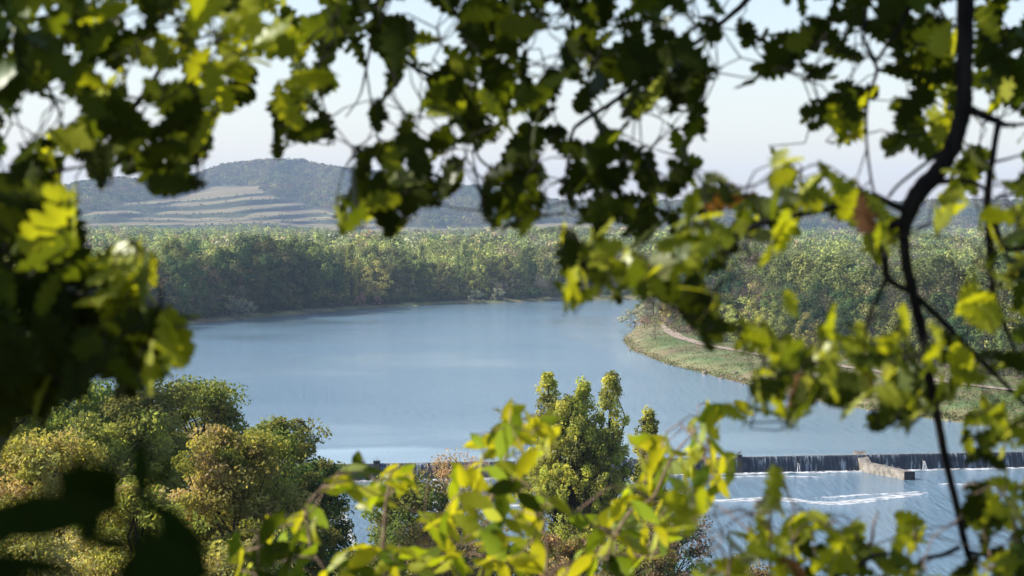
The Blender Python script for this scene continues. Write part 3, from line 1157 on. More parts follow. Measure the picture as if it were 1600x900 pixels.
rows_spec = [(10, 8.5, 0), (20, 9.5, 1), (31, 11.0, 2)]
for back_, step, ri in rows_spec:
    s = 4.0 + ri * 4
    k = 0
    while s < seg[-1]:
        p, nrm = along(s)
        q = p + nrm * (back_ + R1.uniform(-2.5, 2.5) + (6 if px_of(p) > 500 else 0) + (1.5 if ri == 0 else 0))
        px = px_of(q)
        if px > 1160:
            break
        # set-back strip of young trees by the bend
        if 830 < px < 990 and ri == 0:
            kd = ['bare_plum', 'bare_brown', 'pale_shrub'][R1.integers(0, 3)]
            hh = R1.uniform(8, 12) if kd != 'pale_shrub' else R1.uniform(4, 6)
        else:
            if px < 520:
                kd = R1.choice(['round_dark', 'round_green', 'round_dark', 'round_olive', 'bare_brown'])
            else:
                kd = R1.choice(['round_green', 'round_olive', 'bare_plum', 'round_green', 'yellow_round', 'round_olive', 'poplar', 'round_dark'])
            hh = R1.uniform(15, 24) + ri * 2.0 + 4.5 * math.sin(s * 0.045 + 1.0) * math.sin(s * 0.021) + (2 if px < 520 else -1)
            if kd == 'poplar':
                hh = R1.uniform(24, 29)
        row = ['front', 'second', 'third'][ri]
        plant(kd, q[0], q[1], hh, '%s, %s from downstream in the far wood\'s %s row' % (KIND_WORDS[kd][0], ordinal(k), row), 'trees of the far bank wood')
        k += 1
        s += step * R1.uniform(0.75, 1.45)
# shrubs at the water's edge of the far bank
edge_sh = [(252, 'pale_shrub', 6.5), (275, 'brown_shrub', 5.5), (300, 'dark_shrub', 3), (345, 'dark_shrub', 4), (385, 'pale_shrub', 9), (400, 'pale_shrub', 7), (430, 'dark_shrub', 4), (484, 'pale_shrub', 2.6),
           (510, 'dark_shrub', 3), (545, 'brown_shrub', 4), (575, 'brown_shrub', 6), (604, 'brown_shrub', 4.5), (640, 'dark_shrub', 3.5),
           (665, 'dark_shrub', 3), (752, 'pale_shrub', 6), (788, 'pale_shrub', 6.5), (815, 'dark_shrub', 5), (846, 'dark_shrub', 6), (905, 'brown_shrub', 5), (940, 'brown_shrub', 5), (965, 'brown_shrub', 4.5)]
sp = np.array([px_of(p) for p in shore])
for i, (px, kd, hh) in enumerate(edge_sh):
    s = np.interp(px, sp, seg)
    p, nrm = along(s)
    q = p + nrm * (3.6 + R1.uniform(0, 1.6))
    plant(kd, q[0], q[1], hh, '%s, %s from downstream along the far waterline' % (KIND_WORDS[kd][0], ordinal(i)), 'shrubs along the far waterline')

# right bank: trees in rows behind the path
pathv = np.array([on_plane(x, y, 2.7)[:2] for x, y in [(1000, 497), (1020, 500), (1050, 508), (1075, 520), (1110, 530), (1150, 538), (1200, 546), (1260, 553), (1330, 561), (1400, 569), (1480, 578), (1560, 588), (1680, 603), (1760, 612)]])
pv = smooth_line(pathv, 8)
pseg = np.r_[0, np.cumsum(np.linalg.norm(np.diff(pv, axis=0), axis=1))]
rspec = [(3, 17, 0), (17, 13, 1), (35, 13, 2), (55, 13, 3), (78, 14, 4), (102, 14, 5)]
for back_, step, ri in rspec:
    s = 2.0
    k = 0
    while s < pseg[-1]:
        p = np.array([np.interp(s, pseg, pv[:, 0]), np.interp(s, pseg, pv[:, 1])])
        p2_ = np.array([np.interp(s + 3, pseg, pv[:, 0]), np.interp(s + 3, pseg, pv[:, 1])])
        t = (p2_ - p) / (np.linalg.norm(p2_ - p) + 1e-9)
        nrm = np.array([-t[1], t[0]])
        if nrm[1] < 0:
            nrm = -nrm
        nrm = nrm * 0.5 + np.array([0.1, 0.85]) * 0.5
        q = p + nrm * (back_ + R1.uniform(-3, 3))
        px = px_of(q)
        if px > 990:
            if ri == 0:
                kd = R1.choice(['yellow_round', 'round_olive', 'yellow_round', 'bare_brown', 'brown_shrub', 'round_green'])
                hh = {'brown_shrub': 5, 'dark_shrub': 4}.get(kd, R1.uniform(11, 17))
            elif ri in (1, 2) and R1.random() < 0.75:
                kd = R1.choice(['bare_plum', 'round_dark', 'bare_brown', 'bare_plum'])
                hh = R1.uniform(14, 19) + ri
            elif px > 1380 and px < 1560:
                kd = R1.choice(['poplar', 'poplar', 'round_green', 'bare_plum', 'round_olive'])
                hh = R1.uniform(17, 24) + ri * 1.3
            elif px < 1170:
                kd = R1.choice(['round_dark', 'round_green', 'poplar', 'bare_brown', 'round_dark'])
                hh = R1.uniform(18, 25) + ri * 0.7
            else:
                kd = R1.choice(['bare_plum', 'round_olive', 'yellow_round', 'round_green', 'bare_brown', 'yellow_round', 'round_green'])
                hh = R1.uniform(12, 20) + ri * 1.4 + 4 * math.sin(q[0] * 0.05 + ri)
            row = ['front', 'second', 'third', 'fourth', 'fifth', 'sixth'][ri]
            plant(kd, q[0], q[1], hh, '%s, %s from the point in the %s row behind the path' % (KIND_WORDS[kd][0], ordinal(k), row), 'trees of the wood behind the path')
            k += 1
        s += step * R1.uniform(0.75, 1.3)
# singled-out plants on the grassy point
for (px, py, kd, hh, lab, sw) in [
    (1053, 512, 'evergreen', 8.5, 'dark evergreen beside the path where it rounds the point', 1.15),
    (1187, 559, 'evergreen', 4.2, 'small dark evergreen standing alone beside the path', 1.0),
    (1219, 528, 'round_olive', 17, 'round olive tree with a bare dark trunk at the edge of the path', 1.15),
    (1136, 532, 'round_olive', 15.5, 'brown-green round tree with a short dark trunk near the bend of the path', 1.2),
    (1205, 530, 'yellow_round', 15, 'yellow-green tree behind the small lone evergreen', 0.9),
    (1024, 528, 'bare_brown', 7, 'thin brown sapling on the grassy point', 0.8),
    (1098, 530, 'dark_shrub', 2.0, 'low dark shrub on the grass beside the path', 1.5),
    (1007, 506, 'brown_shrub', 4.2, 'reddish brown shrub on the tip of the point', 1.4),
    (992, 500, 'pale_shrub', 8, 'pale green shrub at the waterline behind the point', 1.2),
    (1012, 502, 'bare_plum', 9, 'small purplish tree at the inner end of the path', 1.1),
]:
    q = on_plane(px, py, 2.7)
    plant(kd, q[0], q[1], hh, lab, None, sw)

# stones along the waterline of the grassy point
rs = np.array([on_plane(x, y, 0)[:2] for x, y in river_px[18:27]])
rl = smooth_line(rs, 30)
rn = 60
SV_, SF_ = [], []
o = 0
for i in range(rn):
    p = rl[R1.integers(0, len(rl))]
    q = p + np.array([R1.normal() * 1.6 + 1.0, R1.normal() * 1.3 + 2.2])
    v, f = uvsphere((0, 0, 0), R1.uniform(0.25, 0.75), 6, 4, (1.2, 1, 0.7))
    v = np.array(v) * R1.uniform(0.8, 1.2, (len(v), 1)) + np.array([q[0], q[1], float(ground_z(np.array([[q[0]]]), np.array([[q[1]]]))[0, 0]) + 0.1])
    SV_.append(v)
    SF_.append(np.array(f) + o)
    o += len(v)
ob = link('bank_rubble', raw_mesh('bank_rubble', np.vstack(SV_), np.vstack(SF_), M_ROCK))
tag(ob, 'pale rubble stones along the waterline of the grassy point', 'rubble', kind='stuff')
# dry grass tufts on the point
pts = []
while len(pts) < 9000:
    px, py = R1.uniform(970, 1640), R1.uniform(497, 672)
    q = on_plane(px, py, 2.2)
    pts.append(q[:2])
for _ in range(1600):
    p = rl[R1.integers(0, len(rl))]
    pts.append(p + np.array([R1.normal() * 1.4 + 1.0, R1.normal() * 1.0 + 2.6]))
pts = np.array(pts)
dd = sdist(pts[:, 0], pts[:, 1], river)
dp = np.min(np.linalg.norm(pts[:, None, :] - pl[None, ::2, :], axis=2), axis=1)
pts = pts[(dd > 0.8) & (dd < 75) & (dp > 4.5)]
zz = ground_z(pts[:, 0], pts[:, 1])
C = np.repeat(np.column_stack([pts, zz + 0.18]), 5, 0) + R1.normal(size=(len(pts) * 5, 3)) * np.array([0.6, 0.6, 0.12])
V, F = diamonds(C, 0.5, R1, -0.6, 0.35)
tp = np.where((R1.uniform(size=len(pts)) < 0.45)[:, None], tints(len(pts), 'tan', R1) * 0.75, tints(len(pts), 'green', R1) * 0.9)
ob = link('grass', raw_mesh('grass', V, F, M_FAR, np.repeat(tp, 5, 0)))
tag(ob, 'green and straw-coloured grass tufts on the grassy point', 'grass', kind='stuff')

# the woods behind, past the individual trees: one mass
occ = np.array(occupied)


def mass(name, pos, h, w, npt, leaf, label, pals, r, cat='woods', gain=1.0):
    Vs, Ts, Cs = [], [], []
    n = len(pos)
    names = list(pals.keys())
    pr = np.array([pals[k_] for k_ in names], float)
    pr /= pr.sum()
    sel = 0.5 + 0.5 * vnoise(pos[:, 0], pos[:, 1] * 0.5, 0.03, 500 + npt) * 1.6 + r.uniform(-0.28, 0.28, n)
    kd = np.clip(np.searchsorted(np.cumsum(pr), np.clip(sel, 0, 0.999)), 0, len(names) - 1)
    nb = 7 if npt > 40 else 3
    tb_ = r.uniform(0.15, 1, (n, nb)) ** 0.7
    ab = r.uniform(0, 2 * math.pi, (n, nb))
    eb = np.sqrt(np.clip(1 - ((tb_ - 0.5) / 0.62) ** 2, 0, 1)) * 0.27
    bc = np.stack([pos[:, 0:1] + eb * w[:, None] * np.cos(ab), pos[:, 1:2] + eb * w[:, None] * np.sin(ab), pos[:, 2:3] + (0.36 + 0.5 * tb_) * h[:, None]], -1)
    br = (w[:, None] * r.uniform(0.2, 0.33, (n, nb)))
    pick = r.integers(0, nb, (n, npt))
    ii = np.arange(n)[:, None]
    o_ = r.normal(size=(n, npt, 3))
    o_[..., 2] = np.abs(o_[..., 2]) * 0.9 - 0.35
    o_ /= np.linalg.norm(o_, axis=2)[..., None]
    rr_ = br[ii, pick][..., None] * r.uniform(0.75, 1.08, (n, npt))[..., None]
    C = (bc[ii, pick] + o_ * rr_ * np.array([1, 1, 0.9])).reshape(-1, 3)
    V, F = diamonds(C, leaf, r, 0.3, 0.75, out=o_.reshape(-1, 3) + np.array([0, 0, 0.15]), noise=0.2)
    
    T_ = np.zeros((n * npt, 3))
    kk = np.repeat(kd, npt)
    for i, nm in enumerate(names):
        mk = kd == i
        T_.reshape(n, npt, 3)[mk] = tints(mk.sum(), nm, r)[:, None, :]
    T_ *= r.uniform(0.9, 1.1, (n * npt, 1))
    T_ *= np.repeat(r.uniform(0.7, 1.35, n), npt)[:, None] * gain
    ob = link(name, raw_mesh(name, V, F, M_FAR, T_))
    return tag(ob, label, cat, kind='stuff')


R2 = np.random.default_rng(202)
pos, hs, ws = [], [], []
for D in np.concatenate([np.arange(560, 1500, 15.0), np.arange(1500, 2300, 28.0), np.arange(2300, 3900, 50.0)]):
    half = D * 0.235
    st = 12.0 if D < 1500 else 15.0
    for x in np.arange(-half, half, st):
        xx = x + R2.uniform(-4, 4)
        yy = D + R2.uniform(-5, 5)
        pos.append((xx, yy))
pos = np.array(pos)
sdv = sdist(pos[:, 0], pos[:, 1], river)
dist_path = np.min(np.linalg.norm(pos[:, None, :] - pv[None, ::2, :], axis=2), axis=1)
right = (px_of((pos[:, 0], pos[:, 1])) > 985) & (pos[:, 1] < 1330)
ok = (sdv > 40)
front_y = np.interp(pos[:, 0], pv[::-1, 0][np.argsort(pv[::-1, 0])], pv[::-1, 1][np.argsort(pv[::-1, 0])])
ok &= ~(right & (pos[:, 1] < front_y + 112))
pos = pos[ok]
zz = np.full(len(pos), 2.5)
D_ = pos[:, 1]
h = R2.uniform(14, 23, len(pos)) + 13 * vnoise(pos[:, 0], pos[:, 1], 0.012, 44)
w = R2.uniform(11, 19, len(pos))
nearm = D_ < 1500
pxs = px_of((pos[:, 0], pos[:, 1]))
h = h + np.where(nearm, 1.0, 4.0)
P3 = np.column_stack([pos, zz])
mass('woods', P3[nearm], h[nearm], w[nearm], 240, 1.05, 'deep wood of mixed green and brownish trees behind the river banks', {'plum': 1.6, 'green': 4, 'yellow': 2.0, 'olive': 4, 'poplar': 1.8, 'brown': 1.0}, R2, gain=1.25)
mass('woods', P3[~nearm], h[~nearm], w[~nearm], 90, 1.9, 'pale hazy wood filling the valley floor up to the hill', {'brown': 0.8, 'green': 3, 'yellow': 4, 'olive': 4, 'pale': 1.0, 'tan': 0.5}, R2, gain=1.35)

# undergrowth at the foot of the far wood
uu_ = R2.uniform(0, seg[-1], 900)
uq = []
for s_ in uu_:
    p, nrm = along(s_)
    q = p + nrm * R2.uniform(7.5, 19)
    uq.append((q[0], q[1]))
uq = np.array(uq)
uz = ground_z(uq[:, 0], uq[:, 1]) - 0.9
mass('undergrowth', np.column_stack([uq, uz]), R2.uniform(2.0, 5.0, len(uq)), R2.uniform(2.5, 6, len(uq)), 60, 0.55, 'low dark undergrowth along the foot of the far wood', {'dark': 4, 'green': 2, 'olive': 2, 'brown': 1.2, 'pale': 0.5}, R2, 'undergrowth', gain=0.8)
us = R2.uniform(0, pseg[-1], 420)
uq = np.column_stack([np.interp(us, pseg, pv[:, 0]) + R2.uniform(-4, 4, 420), np.interp(us, pseg, pv[:, 1]) + R2.uniform(7, 24, 420)])
uz = ground_z(uq[:, 0], uq[:, 1]) - 0.9
mass('undergrowth', np.column_stack([uq, uz]), R2.uniform(1.8, 5.0, len(uq)), R2.uniform(2.5, 6, len(uq)), 70, 0.45, 'low brownish undergrowth below the trees behind the path', {'dark': 3, 'olive': 2, 'plum': 2, 'brown': 1.5, 'yellow': 0.5}, R2, 'undergrowth', gain=0.85)

# forest on the hill
pos = []
for i in range(0, len(hx)):
    fo = np.where(isf[i] == 2)[0]
    if len(fo) == 0 or not (-60 < hx[i] < 1660):
        continue
    for _ in range(11):
        j = fo[R2.integers(0, len(fo))]
        pos.append(HV[i, j] + np.array([R2.uniform(-4, 4), 0, -6]))
    pos.append(HV[i, NV - 1] + np.array([R2.uniform(-2, 2), 0, -7]))
    pos.append(HV[i, NV - 2] + np.array([R2.uniform(-2, 2), 0, -7]))
pos = np.array(pos)
mass('hill_forest', pos, R2.uniform(13, 20, len(pos)), R2.uniform(13, 22, len(pos)), 42, 3.6, 'forest covering the far ridge above the terraces', {'dark': 2, 'green': 3, 'olive': 2.5, 'brown': 1.5, 'yellow': 1.4}, R2, gain=0.85)
# scrub on the terrace banks and vine rows
pos = []
for i in range(0, len(hx)):
    if not (-60 < hx[i] < 1000):
        continue
    bk = np.where((isf[i] == 0) & (YS[i] < 372))[0]
    if len(bk):
        for _ in range(3):
            j = bk[R2.integers(0, len(bk))]
            pos.append(HV[i, j] + np.array([R2.uniform(-3, 3), 0, -0.6]))
pos = np.array(pos)
mass('hill_scrub', pos, R2.uniform(2, 6, len(pos)), R2.uniform(4, 10, len(pos)), 12, 2.6, 'dark scrub growing on the steep banks between the terraces', {'green': 2, 'dark': 2, 'olive': 2, 'brown': 1}, R2, 'scrub')

# ------------------------------------------------------------------ trees of the near bank
R3 = np.random.default_rng(303)


def near_tree(name, cx, ytop, wpx, D, label, cat, kind, pal, nclump, nleaf, leaf, clump, c0=0.2, base_z=None, bark=M_TRUNK, **kw):
    top = at(cx, ytop, D)
    gz = float(ground_z(np.array([[top[0]]]), np.array([[top[1]]]))[0, 0]) if base_z is None else base_z
    h = top[2] - gz
    w = wpx * 1.2 * D / FPX
    nclump, nleaf, leaf, clump = int(nclump * 1.35), int(nleaf * 1.5), leaf * 1.15, clump * 1.18
    kw.setdefault('limbs', 60)
    kw.setdefault('lnoise', 0.95)
    kw.setdefault('lumpy', kind != 'column')
    kw.setdefault('fill', 0.2)
    parts = tree_parts(kind, h, w, R3, nclump, nleaf, leaf, clump, c0, pal, **kw)
    return make_tree(name, (top[0], top[1], gz), label, cat, 'trees on the near bank', parts, M_TREE, bark, shrub=(cat == 'shrub'))


NT = near_tree
NT('broadleaf_tree', 120, 608, 290, 122, 'broad green tree behind the black leaves, tallest by the hanging oak leaves', 'tree', 'round', 'green', 150, 30000, 0.17, 0.75, pal2='yellow', c0=0.35)
NT('broadleaf_tree', 315, 600, 170, 128, 'dark green tree with a domed crown against the water', 'tree', 'round', 'green', 110, 22000, 0.17, 0.7, pal2='olive', c0=0.35)
NT('broadleaf_tree', 225, 612, 190, 118, 'green tree between the two taller crowns of the near bank', 'tree', 'round', 'olive', 90, 16000, 0.17, 0.7, c0=0.35)
NT('broadleaf_tree', 20, 622, 170, 110, 'yellow-green tree at the edge of the near bank trees under the oak leaves', 'tree', 'round', 'yellow', 80, 14000, 0.16, 0.7, pal2='green', c0=0.35)
NT('broadleaf_tree', 400, 690, 150, 106, 'mid-green tree filling the gap beside the golden-brown tree', 'tree', 'round', 'green', 90, 14000, 0.16, 0.6, pal2='olive', c0=0.35)
NT('broadleaf_tree', 170, 650, 220, 104, 'mottled green tree above the black leaves', 'tree', 'dome', 'olive', 110, 18000, 0.16, 0.65, pal2='yellow', c0=0.35)
NT('broadleaf_tree', 450, 660, 130, 112, 'olive-green tree whose twigs reach out over the weir', 'tree', 'round', 'olive', 110, 17000, 0.15, 0.55, pal2='green', c0=0.45)
NT('broadleaf_tree', 492, 726, 120, 108, 'dark loose-twigged tree in front of the end of the weir', 'tree', 'round', 'dark', 80, 7000, 0.14, 0.5, pal2='olive', c0=0.45, limbs=80)
NT('flowering_tree', 365, 680, 190, 96, 'golden-brown tree in fresh leaf before the dark green dome', 'tree', 'dome', 'gold', 150, 26000, 0.15, 0.55, c0=0.3, pal2='yellow')
NT('flowering_tree', 70, 695, 260, 92, 'wide golden-brown tree above the black leaves', 'tree', 'dome', 'gold', 150, 26000, 0.15, 0.55, pal2='yellow', c0=0.3)
NT('flowering_tree', 215, 765, 230, 82, 'golden tree seen through the gaps of the black leaves', 'tree', 'dome', 'gold', 130, 24000, 0.14, 0.55, c0=0.3, pal2='yellow')
NT('flowering_tree', 30, 830, 200, 74, 'golden bushy tree below the black leaves', 'tree', 'dome', 'gold', 100, 16000, 0.13, 0.5, c0=0.3)
NT('broadleaf_tree', 470, 820, 150, 84, 'dark green bushy tree beneath the yellow shrub leaves', 'tree', 'dome', 'olive', 80, 15000, 0.13, 0.5, pal2='dark', c0=0.3)
NT('broadleaf_tree', 370, 850, 160, 78, 'olive bushy tree at the foot of the golden trees', 'tree', 'dome', 'olive', 80, 14000, 0.13, 0.5, pal2='gold', c0=0.3)
NT('poplar_tree', 905, 584, 175, 172, 'poplar with three pointed tops standing against the river', 'tree', 'column', 'poplar', 620, 52000, 0.18, 0.36, c0=0.30,
   sub=[(-0.23, 0.0, 0.42, 1.0), (0.03, 0.08, 0.42, 0.95), (0.23, -0.05, 0.44, 0.985), (0.0, -0.1, 1.15, 0.74), (-0.08, -0.1, 0.85, 0.86)], vert=1.5, pal2='olive', limbs=120, fill=0.1)
NT('poplar_tree', 1014, 645, 62, 178, 'slim young poplar beside the three-topped poplar', 'tree', 'column', 'poplar', 150, 10000, 0.18, 0.34, c0=0.3, vert=1.6, pal2='olive', fill=0.1)
NT('broadleaf_tree', 640, 752, 150, 150, 'green bushy tree in front of the weir foam', 'tree', 'dome', 'green', 90, 17000, 0.18, 0.7, pal2='olive', c0=0.35)
NT('twiggy_shrub', 712, 712, 120, 152, 'tan half-bare shrub with thin twigs in front of the weir', 'shrub', 'dome', 'tan', 110, 3000, 0.16, 0.5, c0=0.45, limbs=110, asp=0.4, bark=M_TRUNKP)
NT('twiggy_shrub', 680, 820, 150, 118, 'brownish budding shrub below the green bushy tree', 'shrub', 'dome', 'tan', 90, 9000, 0.14, 0.55, c0=0.3, limbs=80, pal2='olive', asp=0.45)
NT('twiggy_shrub', 885, 842, 130, 120, 'tan shrub at the foot of the three-topped poplar', 'shrub', 'dome', 'tan', 80, 10000, 0.14, 0.5, c0=0.3, pal2='olive')
NT('broadleaf_tree', 1052, 795, 120, 135, 'thin dark twiggy tree at the water below the weir', 'tree', 'round', 'dark', 90, 6500, 0.15, 0.55, c0=0.3, limbs=90, pal2='plum', bark=M_TRUNK)
NT('twiggy_shrub', 1000, 862, 190, 112, 'low brownish shrub behind the yellow shrub leaves', 'shrub', 'dome', 'brown', 70, 9000, 0.14, 0.5, c0=0.3, pal2='olive')
NT('twiggy_shrub', 780, 852, 170, 110, 'dark low shrub under the middle of the yellow shrub', 'shrub', 'dome', 'dark', 70, 9000, 0.14, 0.5, c0=0.3, pal2='brown')
NT('broadleaf_tree', 575, 862, 130, 100, 'olive shrubby tree by the stem of the yellow shrub', 'shrub', 'dome', 'olive', 70, 10000, 0.13, 0.5, c0=0.3, pal2='green')
NT('twiggy_shrub', 1160, 882, 140, 120, 'small olive shrub at the lower edge of the water', 'shrub', 'dome', 'olive', 50, 6000, 0.14, 0.5, c0=0.3, pal2='brown')
NT('broadleaf_tree', 40, 328, 110, 118, 'tall dark-leaved tree rising behind the oak leaves beside the terraces', 'tree', 'column', 'dark', 160, 17000, 0.22, 0.6, c0=0.25, pal2='olive', vert=1.2)
NT('broadleaf_tree', -70, 480, 230, 105, 'dense tree mostly behind the shaded oak leaves', 'tree', 'round', 'green', 90, 12000, 0.17, 0.7, c0=0.3)

# ------------------------------------------------------------------ foreground leaves
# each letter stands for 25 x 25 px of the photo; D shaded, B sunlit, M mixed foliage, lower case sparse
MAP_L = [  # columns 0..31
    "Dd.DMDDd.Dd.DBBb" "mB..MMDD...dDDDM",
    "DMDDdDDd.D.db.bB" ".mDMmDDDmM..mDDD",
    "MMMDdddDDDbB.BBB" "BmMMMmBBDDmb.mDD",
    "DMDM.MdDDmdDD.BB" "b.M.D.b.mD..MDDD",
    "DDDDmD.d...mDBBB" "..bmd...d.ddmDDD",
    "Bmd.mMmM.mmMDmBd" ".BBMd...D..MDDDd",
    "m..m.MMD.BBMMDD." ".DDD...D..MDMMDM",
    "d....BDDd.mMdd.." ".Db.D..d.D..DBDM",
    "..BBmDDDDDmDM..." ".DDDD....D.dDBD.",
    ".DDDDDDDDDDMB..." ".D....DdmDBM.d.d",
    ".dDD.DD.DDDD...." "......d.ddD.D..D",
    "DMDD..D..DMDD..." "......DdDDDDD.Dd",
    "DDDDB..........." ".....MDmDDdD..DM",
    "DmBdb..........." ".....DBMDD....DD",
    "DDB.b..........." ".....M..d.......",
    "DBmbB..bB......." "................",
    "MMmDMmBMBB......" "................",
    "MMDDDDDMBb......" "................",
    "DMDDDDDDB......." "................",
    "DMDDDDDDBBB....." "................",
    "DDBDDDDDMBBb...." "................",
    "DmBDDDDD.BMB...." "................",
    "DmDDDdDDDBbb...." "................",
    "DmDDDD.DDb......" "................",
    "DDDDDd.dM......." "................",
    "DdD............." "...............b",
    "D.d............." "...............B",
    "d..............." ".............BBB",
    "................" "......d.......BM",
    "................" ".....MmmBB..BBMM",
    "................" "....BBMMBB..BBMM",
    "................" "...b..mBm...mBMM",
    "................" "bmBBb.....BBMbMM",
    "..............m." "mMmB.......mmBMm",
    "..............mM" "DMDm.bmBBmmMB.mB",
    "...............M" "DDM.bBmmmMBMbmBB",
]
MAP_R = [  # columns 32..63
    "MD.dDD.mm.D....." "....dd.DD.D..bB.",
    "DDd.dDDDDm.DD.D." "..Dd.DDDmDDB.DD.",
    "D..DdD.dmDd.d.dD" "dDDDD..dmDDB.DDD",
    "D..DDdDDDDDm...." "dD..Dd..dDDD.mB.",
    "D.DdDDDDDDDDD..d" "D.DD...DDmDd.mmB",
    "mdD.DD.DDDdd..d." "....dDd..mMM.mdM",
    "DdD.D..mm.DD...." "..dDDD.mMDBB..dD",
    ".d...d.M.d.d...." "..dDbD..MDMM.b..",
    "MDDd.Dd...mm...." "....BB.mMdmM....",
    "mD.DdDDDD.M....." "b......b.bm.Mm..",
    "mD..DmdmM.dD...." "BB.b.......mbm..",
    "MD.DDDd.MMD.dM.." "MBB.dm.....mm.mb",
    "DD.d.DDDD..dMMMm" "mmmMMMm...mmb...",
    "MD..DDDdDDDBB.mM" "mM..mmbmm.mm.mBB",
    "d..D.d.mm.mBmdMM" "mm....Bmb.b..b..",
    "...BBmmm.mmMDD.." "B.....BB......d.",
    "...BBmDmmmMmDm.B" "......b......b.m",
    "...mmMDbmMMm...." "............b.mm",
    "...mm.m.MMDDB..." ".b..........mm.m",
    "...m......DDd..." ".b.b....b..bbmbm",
    "...........DDdBB" "...b.b..B.b..mb.",
    "............d.bb" "Bm.BBBBmM.mm....",
    "................" "mmmm.dMMmMmDDDmd",
    "...............B" "MMmDDmmmmm.mBB..",
    "...............b" "mbBmmBMmMMbm....",
    "b...........MBmb" "bMm.mm.MMMb..bB.",
    "BBB........MB.m." ".M....dMD...mmBB",
    "BBB....BBB.MB..." "..........m.mmmm",
    "Bm......mmmMBM.." "............dmb.",
    "B.......BMMMBm.." "M.............d.",
    "D......BBMMMMd.." "b...........DDBB",
    "MBMm..BBBBMBm..M" "b...........dMMm",
    "MB.mBMMMBMBB...M" ".BMM.b..bb..DbmM",
    "Bm..mMMMBMm..mmM" "bBM.BB..BB...b.M",
    "Bm..mBMBBb....dm" "mBMMMmmbm....DmD",
    "Bm.BmDBB...mBBd." "mmDDMmmmMM..bmmD",
]
GRID = [a + b for a, b in zip(MAP_L, MAP_R)]
GH, GW = 36, 64
DENS = np.zeros((GH, GW))
CODE = np.zeros((GH, GW), dtype='U1')
for y in range(GH):
    for x in range(GW):
        c = GRID[y][x]
        CODE[y, x] = c
        DENS[y, x] = {'.': 0, 'd': 0.45, 'b': 0.45, 'm': 0.45}.get(c, 1.0)

OAK_T = np.array([0, .09, .15, .21, .26, .33, .41, .46, .53, .62, .67, .73, .81, .85, .91, .96, 1.0])
OAK_W = np.array([.012, .03, .11, .14, .07, .20, .25, .12, .25, .29, .15, .23, .26, .15, .18, .13, .0])
ELL_T = np.array([0, .08, .2, .35, .5, .65, .8, .92, 1.0])
ELL_W = np.array([.01, .08, .19, .26, .28, .24, .15, .06, 0])


def leaf_verts(species, base, Y, Z, L, r, tw=1.0):
    """vertices of one leaf: midrib and two edges, drooping and slightly folded"""
    T_, W_ = (OAK_T, OAK_W) if species == 'oak' else (ELL_T, ELL_W)
    X = np.cross(Y, Z)
    n = len(T_)
    asym = r.uniform(0.88, 1.12, n)
    asym2 = r.uniform(0.88, 1.12, n)
    droop = r.uniform(-0.05, 0.28)
    fold = r.uniform(0.0, 0.35)
    side = r.uniform(-0.12, 0.12)
    wv = r.uniform(-0.03, 0.03, n)
    curve = -droop * T_ ** 2
    mid = np.stack([side * T_ ** 2, T_, curve], 1)
    le = np.stack([side * T_ ** 2 - W_ * asym * tw, T_ + 0.02, curve + fold * W_ + wv], 1)
    ri = np.stack([side * T_ ** 2 + W_ * asym2 * tw, T_ + 0.02, curve + fold * W_ - wv], 1)
    A = np.stack([mid, le, ri], 1).reshape(-1, 3) * L
    return base + A[:, 0:1] * X + A[:, 1:2] * Y + A[:, 2:3] * Z


def leaf_faces(species):
    n = len(OAK_T) if species == 'oak' else len(ELL_T)
    F = []
    for i in range(n - 1):
        a, b = i * 3, (i + 1) * 3
        F.append([a, a + 1, b + 1, b])
        F.append([a + 2, a, b, b + 2])
    return np.array(F)


LF_OAK, LF_ELL = leaf_faces('oak'), leaf_faces('ell')

# region table: which plant a map cell belongs to, and how far away it hangs
REG = {
    'left_low': dict(sp='oak', D=(2.9, 3.4), L=(0.06, 0.095)),
    'left_top': dict(sp='oak', D=(3.1, 4.0), L=(0.050, 0.084)),
    'mid_top': dict(sp='oak', D=(3.4, 4.4), L=(0.050, 0.084)),
    'right_top': dict(sp='oak', D=(3.5, 4.4), L=(0.050, 0.084)),
    'right_mid': dict(sp='oak', D=(3.0, 3.8), L=(0.040, 0.066)),
    'sapling': dict(sp='oak', D=(3.2, 4.0), L=(0.042, 0.066)),
    'shrub': dict(sp='ell', D=(3.9, 5.0), L=(0.046, 0.076)),
}


def region(cx, cy):
    if 14 <= cx <= 47 and cy >= 25 and not (cx >= 43 and cy >= 31) and not (cx >= 46 and cy >= 23):
        return 'shrub'
    if cy >= 29 and cx >= 43:
        return 'sapling'
    if cx <= 13 and cy >= 12:
        return 'left_low'
    if cx <= 15:
        return 'left_top'
    if cx <= 31:
        return 'mid_top'
    if cy <= 9 or (cx < 43 and cy <= 13):
        return 'right_top'
    return 'right_mid'


SUBN = 5   # px per coverage sub-cell
cov = np.zeros((180, 320), np.float32)
RL = np.random.default_rng(77)
LEAVES = {k: [] for k in REG}      # (verts, tint)
NODES = {k: [] for k in REG}       # rosette centres in space
OCC_TARGETS = []
SUNNY = []
want = np.repeat(np.repeat(DENS, 5, 0), 5, 1)
tT = np.linspace(0.05, 0.97, 9)
uu = np.linspace(-0.9, 0.9, 7)


def sunside():
    return SV


